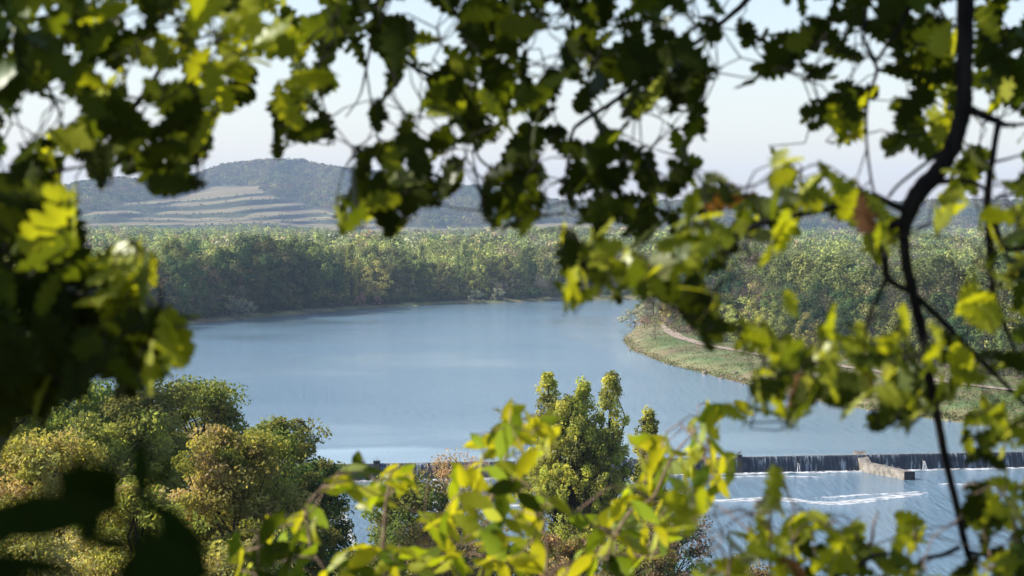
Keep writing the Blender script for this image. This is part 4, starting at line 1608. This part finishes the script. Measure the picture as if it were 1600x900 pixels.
def try_leaf(rg, base, cx_cell, code, scale=1.0, strict=0.82):
    R_ = REG[rg]
    sp_ = R_['sp']
    L = RL.uniform(*R_['L']) * scale
    a = RL.uniform(0, 2 * math.pi)
    Y = RGT * math.cos(a) + UPV * math.sin(a) + FWD * RL.uniform(-0.6, 0.6)
    Y = Y + np.array([0, 0, -0.12])
    Y /= np.linalg.norm(Y)
    Zr = RL.normal(size=3)
    if code in 'Bb' or (code in 'Mm' and RL.random() < 0.6):
        Zr = Zr * 0.55 + SV * 0.9 * (1 if RL.random() < 0.75 else -1) + FWD * 0.5
    else:
        Zr = Zr * 0.8 + FWD * 0.9
    Z = Zr - Y * (Zr @ Y)
    Z /= np.linalg.norm(Z) + 1e-9
    T_, W_ = (OAK_T, OAK_W) if sp_ == 'oak' else (ELL_T, ELL_W)
    wm = np.interp(tT, T_, W_)
    X = np.cross(Y, Z)
    S = base + (uu[None, :, None] * wm[:, None, None]) * L * X + tT[:, None, None] * L * Y
    S = S.reshape(-1, 3)
    px, py = proj(S)
    ix_ = (px // SUBN).astype(int)
    iy_ = (py // SUBN).astype(int)
    inn = (ix_ >= 0) & (ix_ < 320) & (iy_ >= 0) & (iy_ < 180)
    val = np.ones(len(px))
    val[inn] = want[iy_[inn], ix_[inn]]
    if (val > 0.3).mean() < strict:
        return False
    if inn.any():
        new = (cov[iy_[inn], ix_[inn]] < 1).mean()
        if new < 0.22:
            return False
        u = np.unique(iy_[inn] * 320 + ix_[inn])
        cov[u // 320, u % 320] += 1
    V = leaf_verts(sp_, base, Y, Z, L, RL, RL.uniform(0.85, 1.1) if sp_ == 'oak' else RL.uniform(0.68, 0.85))
    # light painted into the tint: yellow-green in sunlit cells, dark in shaded ones
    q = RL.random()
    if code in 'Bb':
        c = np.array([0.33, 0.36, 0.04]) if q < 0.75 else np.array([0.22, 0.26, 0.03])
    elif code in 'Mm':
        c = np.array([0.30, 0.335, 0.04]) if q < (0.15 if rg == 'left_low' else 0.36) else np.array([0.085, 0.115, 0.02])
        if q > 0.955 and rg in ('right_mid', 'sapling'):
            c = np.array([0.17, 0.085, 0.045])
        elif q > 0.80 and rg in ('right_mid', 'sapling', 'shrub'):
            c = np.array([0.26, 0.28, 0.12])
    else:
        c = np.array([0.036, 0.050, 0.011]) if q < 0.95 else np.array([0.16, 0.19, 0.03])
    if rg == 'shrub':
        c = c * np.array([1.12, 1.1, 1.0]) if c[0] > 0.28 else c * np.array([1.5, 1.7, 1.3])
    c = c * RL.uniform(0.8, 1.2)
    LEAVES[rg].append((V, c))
    if c[0] > 0.28 and (code in 'Bb' or RL.random() < {'left_low': 0.0, 'left_top': 0.1, 'mid_top': 0.12, 'right_top': 0.12}.get(rg, 0.4)):
        SUNNY.append(base + Y * L * 0.5)
    if code in 'Dd' or (code in 'Mm' and RL.random() < 0.45):
        OCC_TARGETS.append((base + Y * L * 0.5, L))
    return True


def deficits():
    c = cov.reshape(36, 5, 64, 5)
    m = (c >= 1).mean((1, 3))
    tgt = np.where(DENS >= 1, 0.97, DENS * 0.95)
    return np.clip(tgt - m, 0, 1)


for it in range(9500):
    if it % 25 == 0:
        df_ = deficits()
        if it > 300:
            df_ = df_ ** 1.3
        if df_.sum() < 1:
            break
        pr = (df_ / df_.sum()).ravel()
        picks = RL.choice(GH * GW, 25, p=pr)
    cell = picks[it % 25]
    cy_, cx_ = divmod(cell, GW)
    code = CODE[cy_, cx_]
    rg = region(cx_, cy_)
    D = RL.uniform(*REG[rg]['D'])
    base = at((cx_ + RL.uniform(0, 1)) * 25, (cy_ + RL.uniform(0, 1)) * 25, D)
    got = 0
    nl = RL.integers(4, 8) if it < 3000 else 2
    for _ in range(nl):
        b = base + RL.normal(size=3) * 0.006
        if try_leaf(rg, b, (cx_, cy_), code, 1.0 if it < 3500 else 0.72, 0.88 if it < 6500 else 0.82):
            got += 1
    if got:
        NODES[rg].append(base)

N_IN = {k_: len(v_) for k_, v_ in LEAVES.items()}
# a margin of foliage just outside the frame so that the picture edge does not cut the plants off
for _ in range(420):
    s_ = RL.random()
    if s_ < 0.5:
        px, py = RL.uniform(-40, 1640), RL.uniform(-170, -25)
    elif s_ < 0.75:
        px, py = RL.uniform(-170, -30), RL.uniform(-60, 650)
    else:
        px, py = RL.uniform(1625, 1760), RL.uniform(-60, 920)
    rg = region(int(np.clip(px // 25, 0, 63)), int(np.clip(py // 25, 0, 35)))
    base = at(px, py, RL.uniform(*REG[rg]['D']))
    NODES[rg].append(base)
    for _ in range(4):
        R_ = REG[rg]
        Y = RL.normal(size=3)
        Y[2] -= 0.3
        Y /= np.linalg.norm(Y)
        Z = np.cross(Y, RL.normal(size=3))
        Z /= np.linalg.norm(Z)
        LEAVES[rg].append((leaf_verts(R_['sp'], base, Y, Z, RL.uniform(*R_['L']), RL), np.array([0.07, 0.11, 0.025]) * RL.uniform(0.8, 1.3)))

for a_ in [(1509, 0), (1507, 40), (1507, 80), (1506, 120), (1505, 160), (1498, 195), (1488, 225), (1475, 250), (1462, 270), (1450, 285), (1438, 300), (1426, 318), (1416, 340), (1413, 370), (1414, 395),
           (1418, 420), (1425, 450), (1432, 480), (1440, 515), (1446, 550), (1452, 590), (1460, 630), (1470, 680), (1480, 730), (1490, 770), (1500, 820), (1545, 310), (1546, 370), (1550, 430)]:
    OCC_TARGETS.append((at(a_[0], a_[1], 3.5), 0.085))  # limb points that the added unseen leaves keep in shade

# added unseen leaves that block the sun from the shaded ones, outside the picture
CROWN = []
BLOCK_N = []
for (P, L) in OCC_TARGETS:
    for d in np.arange(0.9, 4.5, 0.15):
        Q = P + SV * d
        x_, y_ = proj(Q)
        if x_ < -90 or y_ < -90:
            break
    Q = P + SV * (d + RL.uniform(0.05, 0.45)) + RL.normal(size=3) * 0.01
    for kk in range(2):
        Z = SV + RL.normal(size=3) * 0.25
        Y = RL.normal(size=3)
        Y -= Z * (Y @ Z) / (Z @ Z)
        Y /= np.linalg.norm(Y)
        Z = Z - Y * (Z @ Y)
        Z /= np.linalg.norm(Z)
        Ls = L * RL.uniform(1.15, 1.45)
        CROWN.append((leaf_verts('oak', Q - Y * Ls * 0.5 + RL.normal(size=3) * 0.012 * kk, Y, Z, Ls, RL, 1.25), np.array([0.07, 0.11, 0.025]) * RL.uniform(0.8, 1.3)))
    if RL.random() < 0.3:
        BLOCK_N.append(Q)
# more unseen leaves added overhead to keep sky light off the foliage
for _ in range(2600):
    x = RL.uniform(-3.4, 3.0)
    y = RL.uniform(0.5, 6.2)
    z = 42 + RL.uniform(0.85, 2.2) + 0.1 * y
    Q = np.array([x, y, z])
    # keep the sunlit windows open: leave out leaves whose shadow would fall on bright cells
    bad = False
    for D in (3.2, 4.0, 4.6):
        t = (y - D) / SV[1]
        if t > 0:
            S_ = Q - SV * t
            xx, yy = proj(S_)
            if 0 <= xx < 1600 and 0 <= yy < 900 and CODE[int(yy // 25), int(xx // 25)] in 'BbMm.':
                bad = True
    if bad:
        continue
    Z = np.array([0, 0, 1]) + RL.normal(size=3) * 0.5
    Y = RL.normal(size=3)
    Y -= Z * (Y @ Z) / (Z @ Z)
    Y /= np.linalg.norm(Y)
    Z = Z - Y * (Z @ Y)
    Z /= np.linalg.norm(Z)
    CROWN.append((leaf_verts('oak', Q, Y, Z, RL.uniform(0.09, 0.13), RL, 1.2), np.array([0.07, 0.11, 0.025]) * RL.uniform(0.8, 1.3)))


def clear_beams(items, rad=0.042):
    """drop the out-of-picture leaves that would stand between the sun and a sunlit leaf"""
    B = np.array(SUNNY)
    keep = []
    for it_ in items:
        Q = it_[0].mean(0)
        d = Q - B
        t = d @ SV
        perp = np.linalg.norm(d - t[:, None] * SV, axis=1)
        if not ((t > 0.02) & (perp < rad)).any():
            keep.append(it_)
    return keep


nc0 = len(CROWN)
CROWN = clear_beams(CROWN)
print('crown kept', len(CROWN), 'of', nc0)
for k_ in LEAVES:
    LEAVES[k_] = LEAVES[k_][:N_IN[k_]] + clear_beams(LEAVES[k_][N_IN[k_]:])


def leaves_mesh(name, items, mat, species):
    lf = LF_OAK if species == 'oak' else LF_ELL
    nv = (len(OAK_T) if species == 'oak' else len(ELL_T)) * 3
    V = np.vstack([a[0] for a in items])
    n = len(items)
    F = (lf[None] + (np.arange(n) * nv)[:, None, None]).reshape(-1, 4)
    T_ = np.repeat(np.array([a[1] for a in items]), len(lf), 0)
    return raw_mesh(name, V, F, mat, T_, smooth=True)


def branch3(rows_):
    """rows (px, py, depth, radius mm) -> points, radii"""
    A = smooth_line(rows_, 6)
    P = np.array([at(r[0], r[1], r[2]) for r in A])
    return P, np.clip(A[:, 3], 0.6, None) / 1000


BR_B = {
    'limb': [
        [(1530, -420, 3.55, 17), (1515, -150, 3.5, 15.5), (1509, 0, 3.5, 13.5), (1507, 100, 3.5, 12.5), (1505, 165, 3.5, 12.5), (1490, 225, 3.5, 13), (1465, 268, 3.5, 13.5), (1440, 296, 3.5, 14.5),
         (1422, 325, 3.5, 13), (1413, 370, 3.5, 8.5), (1418, 420, 3.5, 8), (1432, 480, 3.5, 7.5), (1445, 540, 3.5, 7), (1452, 590, 3.5, 7), (1466, 660, 3.5, 6.5), (1480, 730, 3.5, 6),
         (1495, 790, 3.5, 5.5), (1508, 850, 3.5, 5.5), (1520, 885, 3.5, 4.5), (1540, 930, 3.5, 3)],
        [(1506, 165, 3.5, 8), (1530, 178, 3.5, 6.5), (1560, 190, 3.52, 5.5), (1572, 195, 3.54, 4), (1610, 192, 3.6, 1.6), (1680, 180, 3.7, 1.5)],
        [(1560, 190, 3.52, 5), (1552, 240, 3.5, 5), (1543, 305, 3.5, 6), (1546, 370, 3.5, 6), (1549, 430, 3.5, 4.5), (1556, 475, 3.5, 4), (1572, 515, 3.5, 3.5), (1590, 560, 3.5, 2)],
        [(1543, 320, 3.5, 5), (1556, 350, 3.5, 4.5), (1566, 385, 3.5, 5), (1600, 388, 3.5, 5), (1680, 380, 3.5, 5)],
        [(1440, 290, 3.5, 5), (1480, 283, 3.5, 4.5), (1520, 285, 3.5, 3.5), (1545, 300, 3.5, 3)],
        [(1420, 330, 3.5, 7), (1395, 320, 3.48, 5), (1360, 305, 3.46, 4.5), (1320, 318, 3.45, 4.5), (1270, 332, 3.42, 4), (1220, 340, 3.4, 3.6), (1190, 350, 3.4, 4.2), (1150, 368, 3.38, 4.5),
         (1110, 384, 3.36, 4.5), (1080, 393, 3.35, 4), (1040, 410, 3.33, 3.6), (1010, 425, 3.3, 3.4), (960, 428, 3.3, 2)],
        [(1415, 345, 3.5, 8), (1390, 352, 3.5, 6.5), (1365, 352, 3.47, 3.5), (1340, 362, 3.42, 2)],
        [(1388, 352, 3.5, 6), (1383, 400, 3.5, 5.5), (1386, 432, 3.5, 5.5), (1402, 446, 3.5, 4.5), (1425, 458, 3.5, 4.5), (1460, 490, 3.5, 4.5), (1500, 530, 3.5, 4.2), (1540, 570, 3.5, 4), (1575, 605, 3.5, 3.4), (1640, 670, 3.5, 3)],
        [(1386, 432, 3.5, 4), (1372, 465, 3.5, 3), (1356, 500, 3.5, 2.2), (1350, 540, 3.5, 1.5)],
        [(1215, -60, 4.3, 6), (1165, 2, 4.25, 5.5), (1140, 25, 4.2, 4.8), (1100, 58, 4.2, 4.2), (1050, 92, 4.2, 4), (1010, 122, 4.15, 4), (960, 158, 4.1, 4), (910, 190, 4.1, 3.8), (895, 206, 4.1, 3),
         (893, 240, 4.1, 2.6), (885, 275, 4.1, 2)],
        [(1360, -40, 3.9, 3.4), (1352, 30, 3.85, 3), (1350, 60, 3.8, 3), (1363, 88, 3.8, 3.6), (1370, 112, 3.8, 3), (1357, 150, 3.75, 2.4), (1353, 200, 3.7, 2.4), (1358, 260, 3.6, 2), (1365, 300, 3.5, 2)],
        [(1428, -10, 3.8, 3), (1410, 35, 3.8, 3), (1390, 65, 3.8, 3), (1370, 95, 3.8, 3)],
        [(1478, 232, 3.5, 3.5), (1440, 260, 3.5, 2.6), (1405, 288, 3.5, 2.4), (1388, 308, 3.5, 2.4)],
        [(1545, 255, 3.5, 3), (1575, 248, 3.55, 1.8), (1620, 235, 3.6, 1.6)],
        [(1555, 310, 3.5, 3), (1590, 302, 3.55, 2), (1640, 295, 3.6, 2)],
        [(1500, 855, 3.5, 4), (1470, 868, 3.5, 3.4), (1445, 872, 3.5, 3.2), (1430, 884, 3.5, 3.2), (1412, 872, 3.48, 3), (1390, 866, 3.45, 2.6), (1365, 868, 3.42, 3.2), (1345, 882, 3.4, 3.4), (1310, 898, 3.4, 3.6), (1260, 930, 3.4, 3.6)],
        [(1512, 862, 3.5, 4), (1545, 870, 3.5, 3), (1580, 884, 3.5, 2.6), (1640, 905, 3.5, 2.4)],
    ],
}
BR_A = {
    'limb': [
        [(330, -60, 3.9, 5), (285, 50, 3.85, 4.2), (262, 90, 3.8, 4), (235, 132, 3.8, 4.2), (215, 160, 3.7, 5), (190, 185, 3.7, 5), (175, 215, 3.7, 3.5), (150, 245, 3.65, 2.5)],
        [(100, -60, 3.6, 5), (90, 40, 3.6, 4), (70, 110, 3.6, 3), (95, 180, 3.6, 2)],
        [(605, -70, 4.1, 5.5), (592, 0, 4.1, 5), (583, 45, 4.1, 4.4), (578, 75, 4.1, 2.6), (572, 108, 4.1, 2.4), (562, 150, 4.1, 1.5), (540, 183, 4.1, 1.0)],
        [(572, 108, 4.1, 1.8), (580, 160, 4.1, 1.5), (588, 205, 4.1, 1.6), (600, 250, 4.1, 2.2), (610, 280, 4.1, 1.6)],
        [(583, 45, 4.1, 3), (540, 45, 4.05, 3), (490, 42, 4.0, 3), (450, 62, 4, 2.6), (420, 70, 4, 2), (395, 60, 4, 1.6)],
        [(505, 45, 4, 2), (500, 90, 4, 1.4), (505, 130, 4, 1.2), (505, 165, 4, 1.2), (515, 190, 4, 1)],
        [(590, 10, 4.1, 4), (615, 60, 4.1, 3), (640, 100, 4.1, 3.4), (680, 122, 4.1, 4.4), (710, 135, 4.1, 3.4), (730, 180, 4.1, 2.6), (745, 240, 4.1, 2.2), (765, 262, 4.1, 2.4), (790, 285, 4.1, 2), (830, 300, 4.1, 1.6)],
        [(850, -70, 4.2, 5), (770, 20, 4.2, 4.5), (740, 80, 4.2, 3.5), (720, 130, 4.15, 3)],
        [(850, -70, 4.2, 4), (890, 20, 4.2, 3), (900, 90, 4.2, 2.6), (840, 150, 4.2, 2), (825, 230, 4.2, 1.6)],
        [(-90, 410, 3.3, 6), (-10, 425, 3.25, 5), (50, 440, 3.2, 4), (100, 455, 3.15, 3), (150, 470, 3.1, 2.5)],
        [(-90, 640, 3.3, 5), (-10, 560, 3.25, 4), (40, 500, 3.2, 3)],
        [(-90, 300, 3.5, 5), (0, 290, 3.45, 4), (80, 270, 3.45, 3), (130, 260, 3.4, 2)],
    ],
}
BR_S = {
    'stem': [
        [(606, 1080, 4.5, 5), (604, 920, 4.5, 3.6), (600, 860, 4.5, 3.4), (602, 800, 4.5, 3.0), (607, 765, 4.5, 2.4), (612, 735, 4.5, 1.6)],
        [(690, 1080, 4.5, 6), (748, 920, 4.5, 4.4), (758, 860, 4.5, 3.6), (764, 800, 4.5, 3.2), (780, 745, 4.5, 2.8), (795, 700, 4.5, 2), (798, 660, 4.5, 1.2)],
        [(760, 1080, 4.4, 6), (850, 910, 4.4, 3.6), (900, 876, 4.4, 3.2), (950, 850, 4.4, 3), (985, 800, 4.4, 2.8), (1020, 778, 4.4, 2.8), (1036, 745, 4.4, 2.8), (1052, 712, 4.4, 2.4), (1080, 680, 4.4, 1.6), (1115, 642, 4.4, 1.2)],
        [(520, 960, 4.5, 3.5), (580, 895, 4.5, 2.8), (640, 858, 4.5, 2.6), (675, 835, 4.5, 2.4), (700, 822, 4.5, 1.8), (745, 800, 4.5, 1.5)],
        [(430, 1060, 4.3, 5), (440, 930, 4.3, 3.2), (455, 870, 4.3, 2.6), (470, 820, 4.3, 2), (490, 795, 4.3, 1.4)],
        [(380, 1060, 4.3, 4), (395, 940, 4.3, 2.8), (405, 880, 4.3, 2)],
        [(850, 910, 4.4, 2.6), (855, 870, 4.4, 2), (850, 820, 4.4, 1.6), (825, 790, 4.4, 1.2)],
    ],
}
BR_P = {
    'stem': [
        [(1275, 1080, 3.6, 6), (1260, 960, 3.6, 4.5), (1245, 900, 3.6, 3.5), (1238, 850, 3.6, 2.6), (1250, 810, 3.6, 1.8)],
        [(1275, 1080, 3.6, 5), (1212, 930, 3.6, 3.4), (1204, 860, 3.6, 2.4), (1205, 770, 3.6, 1.6), (1208, 735, 3.6, 1.2)],
        [(1275, 1080, 3.6, 5), (1150, 950, 3.6, 3), (1142, 860, 3.6, 2.2), (1138, 830, 3.6, 1.5)],
        [(1260, 960, 3.6, 4), (1330, 900, 3.6, 3.4), (1360, 850, 3.6, 2.6), (1365, 820, 3.6, 2), (1372, 800, 3.6, 1.4)],
        [(1275, 1080, 3.6, 6), (1420, 980, 3.6, 4), (1550, 930, 3.6, 3.4), (1590, 860, 3.6, 2.4), (1580, 800, 3.6, 1.8)],
    ],
}


def connect(nodes, tubes, twigs, rbase=0.0012, maxd=None):
    """grow thin twigs from the branch points out to every rosette"""
    nodes = np.array(nodes)
    if len(nodes) == 0:
        return
    cur = np.vstack(tubes)
    rem = list(range(len(nodes)))
    d = np.linalg.norm(nodes[:, None, :] - cur[None, :, :], axis=2)
    best = d.argmin(1)
    bd = d.min(1)
    bp = cur[best].copy()
    while rem:
        j = min(rem, key=lambda i: bd[i])
        rem.remove(j)
        a, b = bp[j], nodes[j]
        L = np.linalg.norm(b - a)
        if L > 0.004:
            mid = (a + b) / 2 + RL.normal(size=3) * L * 0.12 + np.array([0, 0, 0.06 * L])
            rr = rbase * (0.8 + min(1.6, L * 2.2))
            twigs.add([a, (a + mid) / 2, mid, (mid + b) / 2, b], [rr * 1.3, rr * 0.75])
            newp = np.array([mid, b])
        else:
            newp = np.array([b])
        for q in newp:
            dd_ = np.linalg.norm(nodes - q, axis=1)
            up = dd_ < bd
            bd[up] = dd_[up]
            bp[up] = q


def build_plant(name, root_loc, label, cat, branches, regs, barkm, twigm, leafm, species, trunk=None, stem_name='limb', extra=None):
    root = empty(name, root_loc)
    tag(root, label, cat)
    off = -np.array(root_loc)
    tb = Tubes(9)
    allp = []
    for rows_ in branches:
        P, R_ = branch3(rows_)
        tb.add(P + off, R_, 0.10)
        allp.append(P)
    if trunk is not None:
        for pts, rads in trunk:
            P = smooth_line(pts, 6)
            tb.add(P + off, rads, 0.05)
    for rg, lab in regs:
        tw_ = Tubes(5)
        connect(NODES[rg], allp, tw_)
        for v, f in zip(tw_.V, tw_.F):
            tb.V.append(v + off)
            tb.F.append(f - f.min() + tb.n)
            tb.n += len(v)
    link(stem_name, tb.mesh(stem_name, barkm), root)
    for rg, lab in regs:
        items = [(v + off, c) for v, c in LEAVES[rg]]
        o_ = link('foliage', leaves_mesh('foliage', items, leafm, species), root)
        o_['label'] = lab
    if extra:
        items = [(v + off, c) for v, c in extra]
        o_ = link('foliage', leaves_mesh('foliage', items, leafm, species), root)
        o_['label'] = 'unseen leaves added to shade the oak leaves'
    return root


def gz1(x, y):
    return float(ground_z(np.array([[float(x)]]), np.array([[float(y)]]))[0, 0])


def br_start(rows_):
    r_ = rows_[0]
    return at(r_[0], r_[1], r_[2])


# left oak: trunk and main limbs stand outside the frame
ta = np.array([-2.4, 0.9])
za = gz1(*ta)
LA = [np.array([-2.4, 0.9, 43.4]), np.array([-1.7, 2.3, 43.6]), np.array([-0.8, 3.6, 43.4]), np.array([0.2, 4.3, 43.25])]
trunkA = [([(ta[0], ta[1], za - 0.3), (ta[0] - 0.05, ta[1], za + 1.2), (ta[0] + 0.05, ta[1] + 0.05, 43.4), (ta[0] - 0.1, ta[1] + 0.1, 45.6)], [0.24, 0.19, 0.17, 0.08]),
          (LA, [0.07, 0.045, 0.03, 0.015]),
          ([np.array([-2.4, 0.9, 42.0]), np.array([-2.0, 2.0, 42.1]), np.array([-1.3, 3.1, 42.1])], [0.06, 0.03, 0.018])]
for rows_ in BR_A['limb']:
    s_ = br_start(rows_)
    if rows_[0][0] <= 0:
        trunkA.append(([np.array([-1.3, 3.1, 42.1]), (np.array([-1.3, 3.1, 42.1]) + s_) / 2 + np.array([0, 0, 0.05]), s_], [0.015, rows_[0][3] / 1000]))
    elif rows_[0][1] < 0:
        k_ = min(range(4), key=lambda i: np.linalg.norm(LA[i] - s_))
        trunkA.append(([LA[k_], (LA[k_] + s_) / 2 + np.array([0.05, 0, 0.05]), s_], [0.02, rows_[0][3] / 1000]))
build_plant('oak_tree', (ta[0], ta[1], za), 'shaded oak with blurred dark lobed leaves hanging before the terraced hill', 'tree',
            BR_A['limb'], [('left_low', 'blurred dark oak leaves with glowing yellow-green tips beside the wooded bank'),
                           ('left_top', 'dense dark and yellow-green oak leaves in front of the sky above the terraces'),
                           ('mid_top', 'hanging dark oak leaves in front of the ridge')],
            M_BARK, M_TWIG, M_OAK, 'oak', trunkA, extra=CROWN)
tb_ = np.array([2.6, 3.2])
zb = gz1(*tb_)
s1 = br_start(BR_B['limb'][0])
trunkB = [([(tb_[0], tb_[1], zb - 0.3), (tb_[0] + 0.05, tb_[1], zb + 1.3), (tb_[0], tb_[1], 43.2), (tb_[0] - 0.2, tb_[1] + 0.2, 45.5)], [0.26, 0.2, 0.17, 0.07]),
          ([np.array([2.6, 3.2, 43.2]), np.array([1.7, 3.4, 43.4]), np.array([1.0, 3.6, 43.1]), s1], [0.06, 0.035, 0.025, 0.018])]
for rows_ in BR_B['limb']:
    if rows_[0][1] < 0 and rows_[0][1] > -400:
        s_ = br_start(rows_)
        a_ = np.array([1.0, 3.6, 43.1])
        trunkB.append(([a_, (a_ + s_) / 2 + np.array([0, 0, 0.08]), s_], [0.014, rows_[0][3] / 1000]))
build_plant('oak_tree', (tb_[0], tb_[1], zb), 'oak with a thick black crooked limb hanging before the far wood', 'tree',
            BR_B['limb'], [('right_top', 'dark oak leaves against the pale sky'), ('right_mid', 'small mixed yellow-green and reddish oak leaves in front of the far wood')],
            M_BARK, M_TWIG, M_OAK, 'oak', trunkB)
zs = gz1(0.0, 4.5)
build_plant('yellow_shrub', (-0.05, 4.5, zs), 'sunlit yellow-green shrub with pointed leaves in front of the three-topped poplar', 'shrub',
            BR_S['stem'], [('shrub', 'bright yellow-green pointed leaves')], M_STEM, M_STEM, M_SHRUB, 'ell',
            [([np.array([-0.05, 4.5, zs - 0.1]), np.array([-0.1, 4.5, zs + 0.6]), br_start(r_)], [0.014, 0.008, r_[0][3] / 1000]) for r_ in BR_S['stem'] if r_[0][1] > 950], stem_name='stem')
zp = gz1(0.5, 3.6)
build_plant('oak_sapling', (0.48, 3.6, zp), 'young oak with yellow-green lobed leaves before the water below the weir', 'sapling',
            BR_P['stem'], [('sapling', 'young yellow-green oak leaves')], M_STEM, M_STEM, M_OAK, 'oak',
            [([np.array([0.48, 3.6, zp - 0.1]), np.array([0.46, 3.6, zp + 0.8]), br_start(BR_P['stem'][0])], [0.016, 0.01, 0.006])], stem_name='stem')

# ------------------------------------------------------------------ black out-of-focus leaves close to the camera
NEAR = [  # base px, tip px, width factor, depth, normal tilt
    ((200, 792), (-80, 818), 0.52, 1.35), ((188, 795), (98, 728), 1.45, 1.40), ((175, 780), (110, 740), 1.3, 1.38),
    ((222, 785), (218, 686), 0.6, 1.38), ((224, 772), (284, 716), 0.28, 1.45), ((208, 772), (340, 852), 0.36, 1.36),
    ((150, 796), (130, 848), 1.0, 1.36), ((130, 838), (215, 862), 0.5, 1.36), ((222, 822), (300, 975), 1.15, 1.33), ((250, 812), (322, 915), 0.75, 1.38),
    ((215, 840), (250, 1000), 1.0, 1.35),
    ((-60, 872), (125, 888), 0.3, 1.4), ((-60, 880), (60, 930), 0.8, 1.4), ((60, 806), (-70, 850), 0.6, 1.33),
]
items = []
zn = gz1(-0.3, 1.4)
rootn = np.array([-0.24, 1.38, zn])
for (b, t, wf, D) in NEAR:
    P0 = at(b[0], b[1], D)
    P1 = at(t[0], t[1], D * RL.uniform(0.97, 1.03))
    Y = P1 - P0
    L = np.linalg.norm(Y)
    Y /= L
    Z = -FWD + RL.normal(size=3) * 0.15
    Z -= Y * (Z @ Y)
    Z /= np.linalg.norm(Z)
    items.append((leaf_verts('ell', P0, Y, Z, L, RL, wf * 0.95) - rootn, np.array([0.016, 0.026, 0.006])))  # near-black tint puts the silhouette's shade into the leaf colour
rn_ = empty('dark_shrub', rootn)
tag(rn_, 'out-of-focus broad leaves close up, shade painted black, before the golden trees', 'shrub')
tb = Tubes(6)
for rows_ in ([(190, 1300, 1.38, 5), (205, 1000, 1.38, 3), (212, 880, 1.38, 2.4), (208, 800, 1.38, 1.6), (214, 770, 1.38, 1)],
              [(208, 850, 1.38, 1.6), (160, 850, 1.37, 1.4), (140, 800, 1.37, 1.2)], [(205, 1000, 1.38, 2), (40, 920, 1.4, 1.6), (-60, 872, 1.4, 1.2)]):
    P, R_ = branch3(rows_)
    tb.add(P - rootn, R_)
tb.add(smooth_line([(0, 0, -0.1), (0.02, 0, 0.5), tuple(at(190, 1300, 1.38) - rootn)], 5), [0.009, 0.006])
link('stem', tb.mesh('stem', M_BARK), rn_)
for kk in range(len(items)):
    pass
link('foliage', leaves_mesh('foliage', items, M_SHADE_LEAF, 'ell'), rn_)
# unseen leaves added towards the sun, out of the picture, to shade the low ones
shade_items = []
for (b, t, wf, D) in NEAR:
    if b == (60, 806):
        continue
    c = (at(b[0], b[1], D) + at(t[0], t[1], D)) / 2
    L = np.linalg.norm(at(b[0], b[1], D) - at(t[0], t[1], D))
    for _ in range(3):
        Q = c + SV * RL.uniform(0.45, 0.7) + RL.normal(size=3) * 0.012
        Z = SV + RL.normal(size=3) * 0.15
        Y = RL.normal(size=3)
        Y -= Z * (Y @ Z) / (Z @ Z)
        Y /= np.linalg.norm(Y)
        Z = Z - Y * (Z @ Y)
        Z /= np.linalg.norm(Z)
        shade_items.append((leaf_verts('ell', Q - Y * L * 0.6 - rootn, Y, Z, L * 1.25, RL, 1.9), np.array([0.05, 0.08, 0.02])))
link('foliage', leaves_mesh('foliage', shade_items, M_SHADE_LEAF, 'ell'), rn_)
tb = Tubes(5)  # stalks for the added shading leaves
hub = np.mean([v.mean(0) for v, c in shade_items], axis=0)
tb.add(smooth_line([(0, 0, 0.1), (-0.25, 0.1, 0.9), tuple(hub)], 6), [0.008, 0.004])
for v, c in shade_items:
    tb.add([hub, (hub + v[0]) / 2 + np.array([0, 0, 0.01]), v[0]], [0.002, 0.001])
link('twig', tb.mesh('twig', M_BARK), rn_)

# ------------------------------------------------------------------ haze
hm, hn, hl = new_mat('haze')
vp = N(hn, 'ShaderNodeVolumePrincipled')
vp.inputs['Color'].default_value = (0.54, 0.71, 1.0, 1)
vp.inputs['Density'].default_value = 0.000064
vp.inputs['Anisotropy'].default_value = 0.0
ho = N(hn, 'ShaderNodeOutputMaterial')
hl.new(vp.outputs[0], ho.inputs['Volume'])
me = py_mesh('haze', [box(-14500, 14500, -950, 14500, -9, 330)], hm)
hz = link('haze', me)
tag(hz, 'thin pale haze over the valley', kind='stuff')
print('LEAVES', {k: len(v) for k, v in LEAVES.items()}, 'crown', len(CROWN), 'trees', len(occupied))
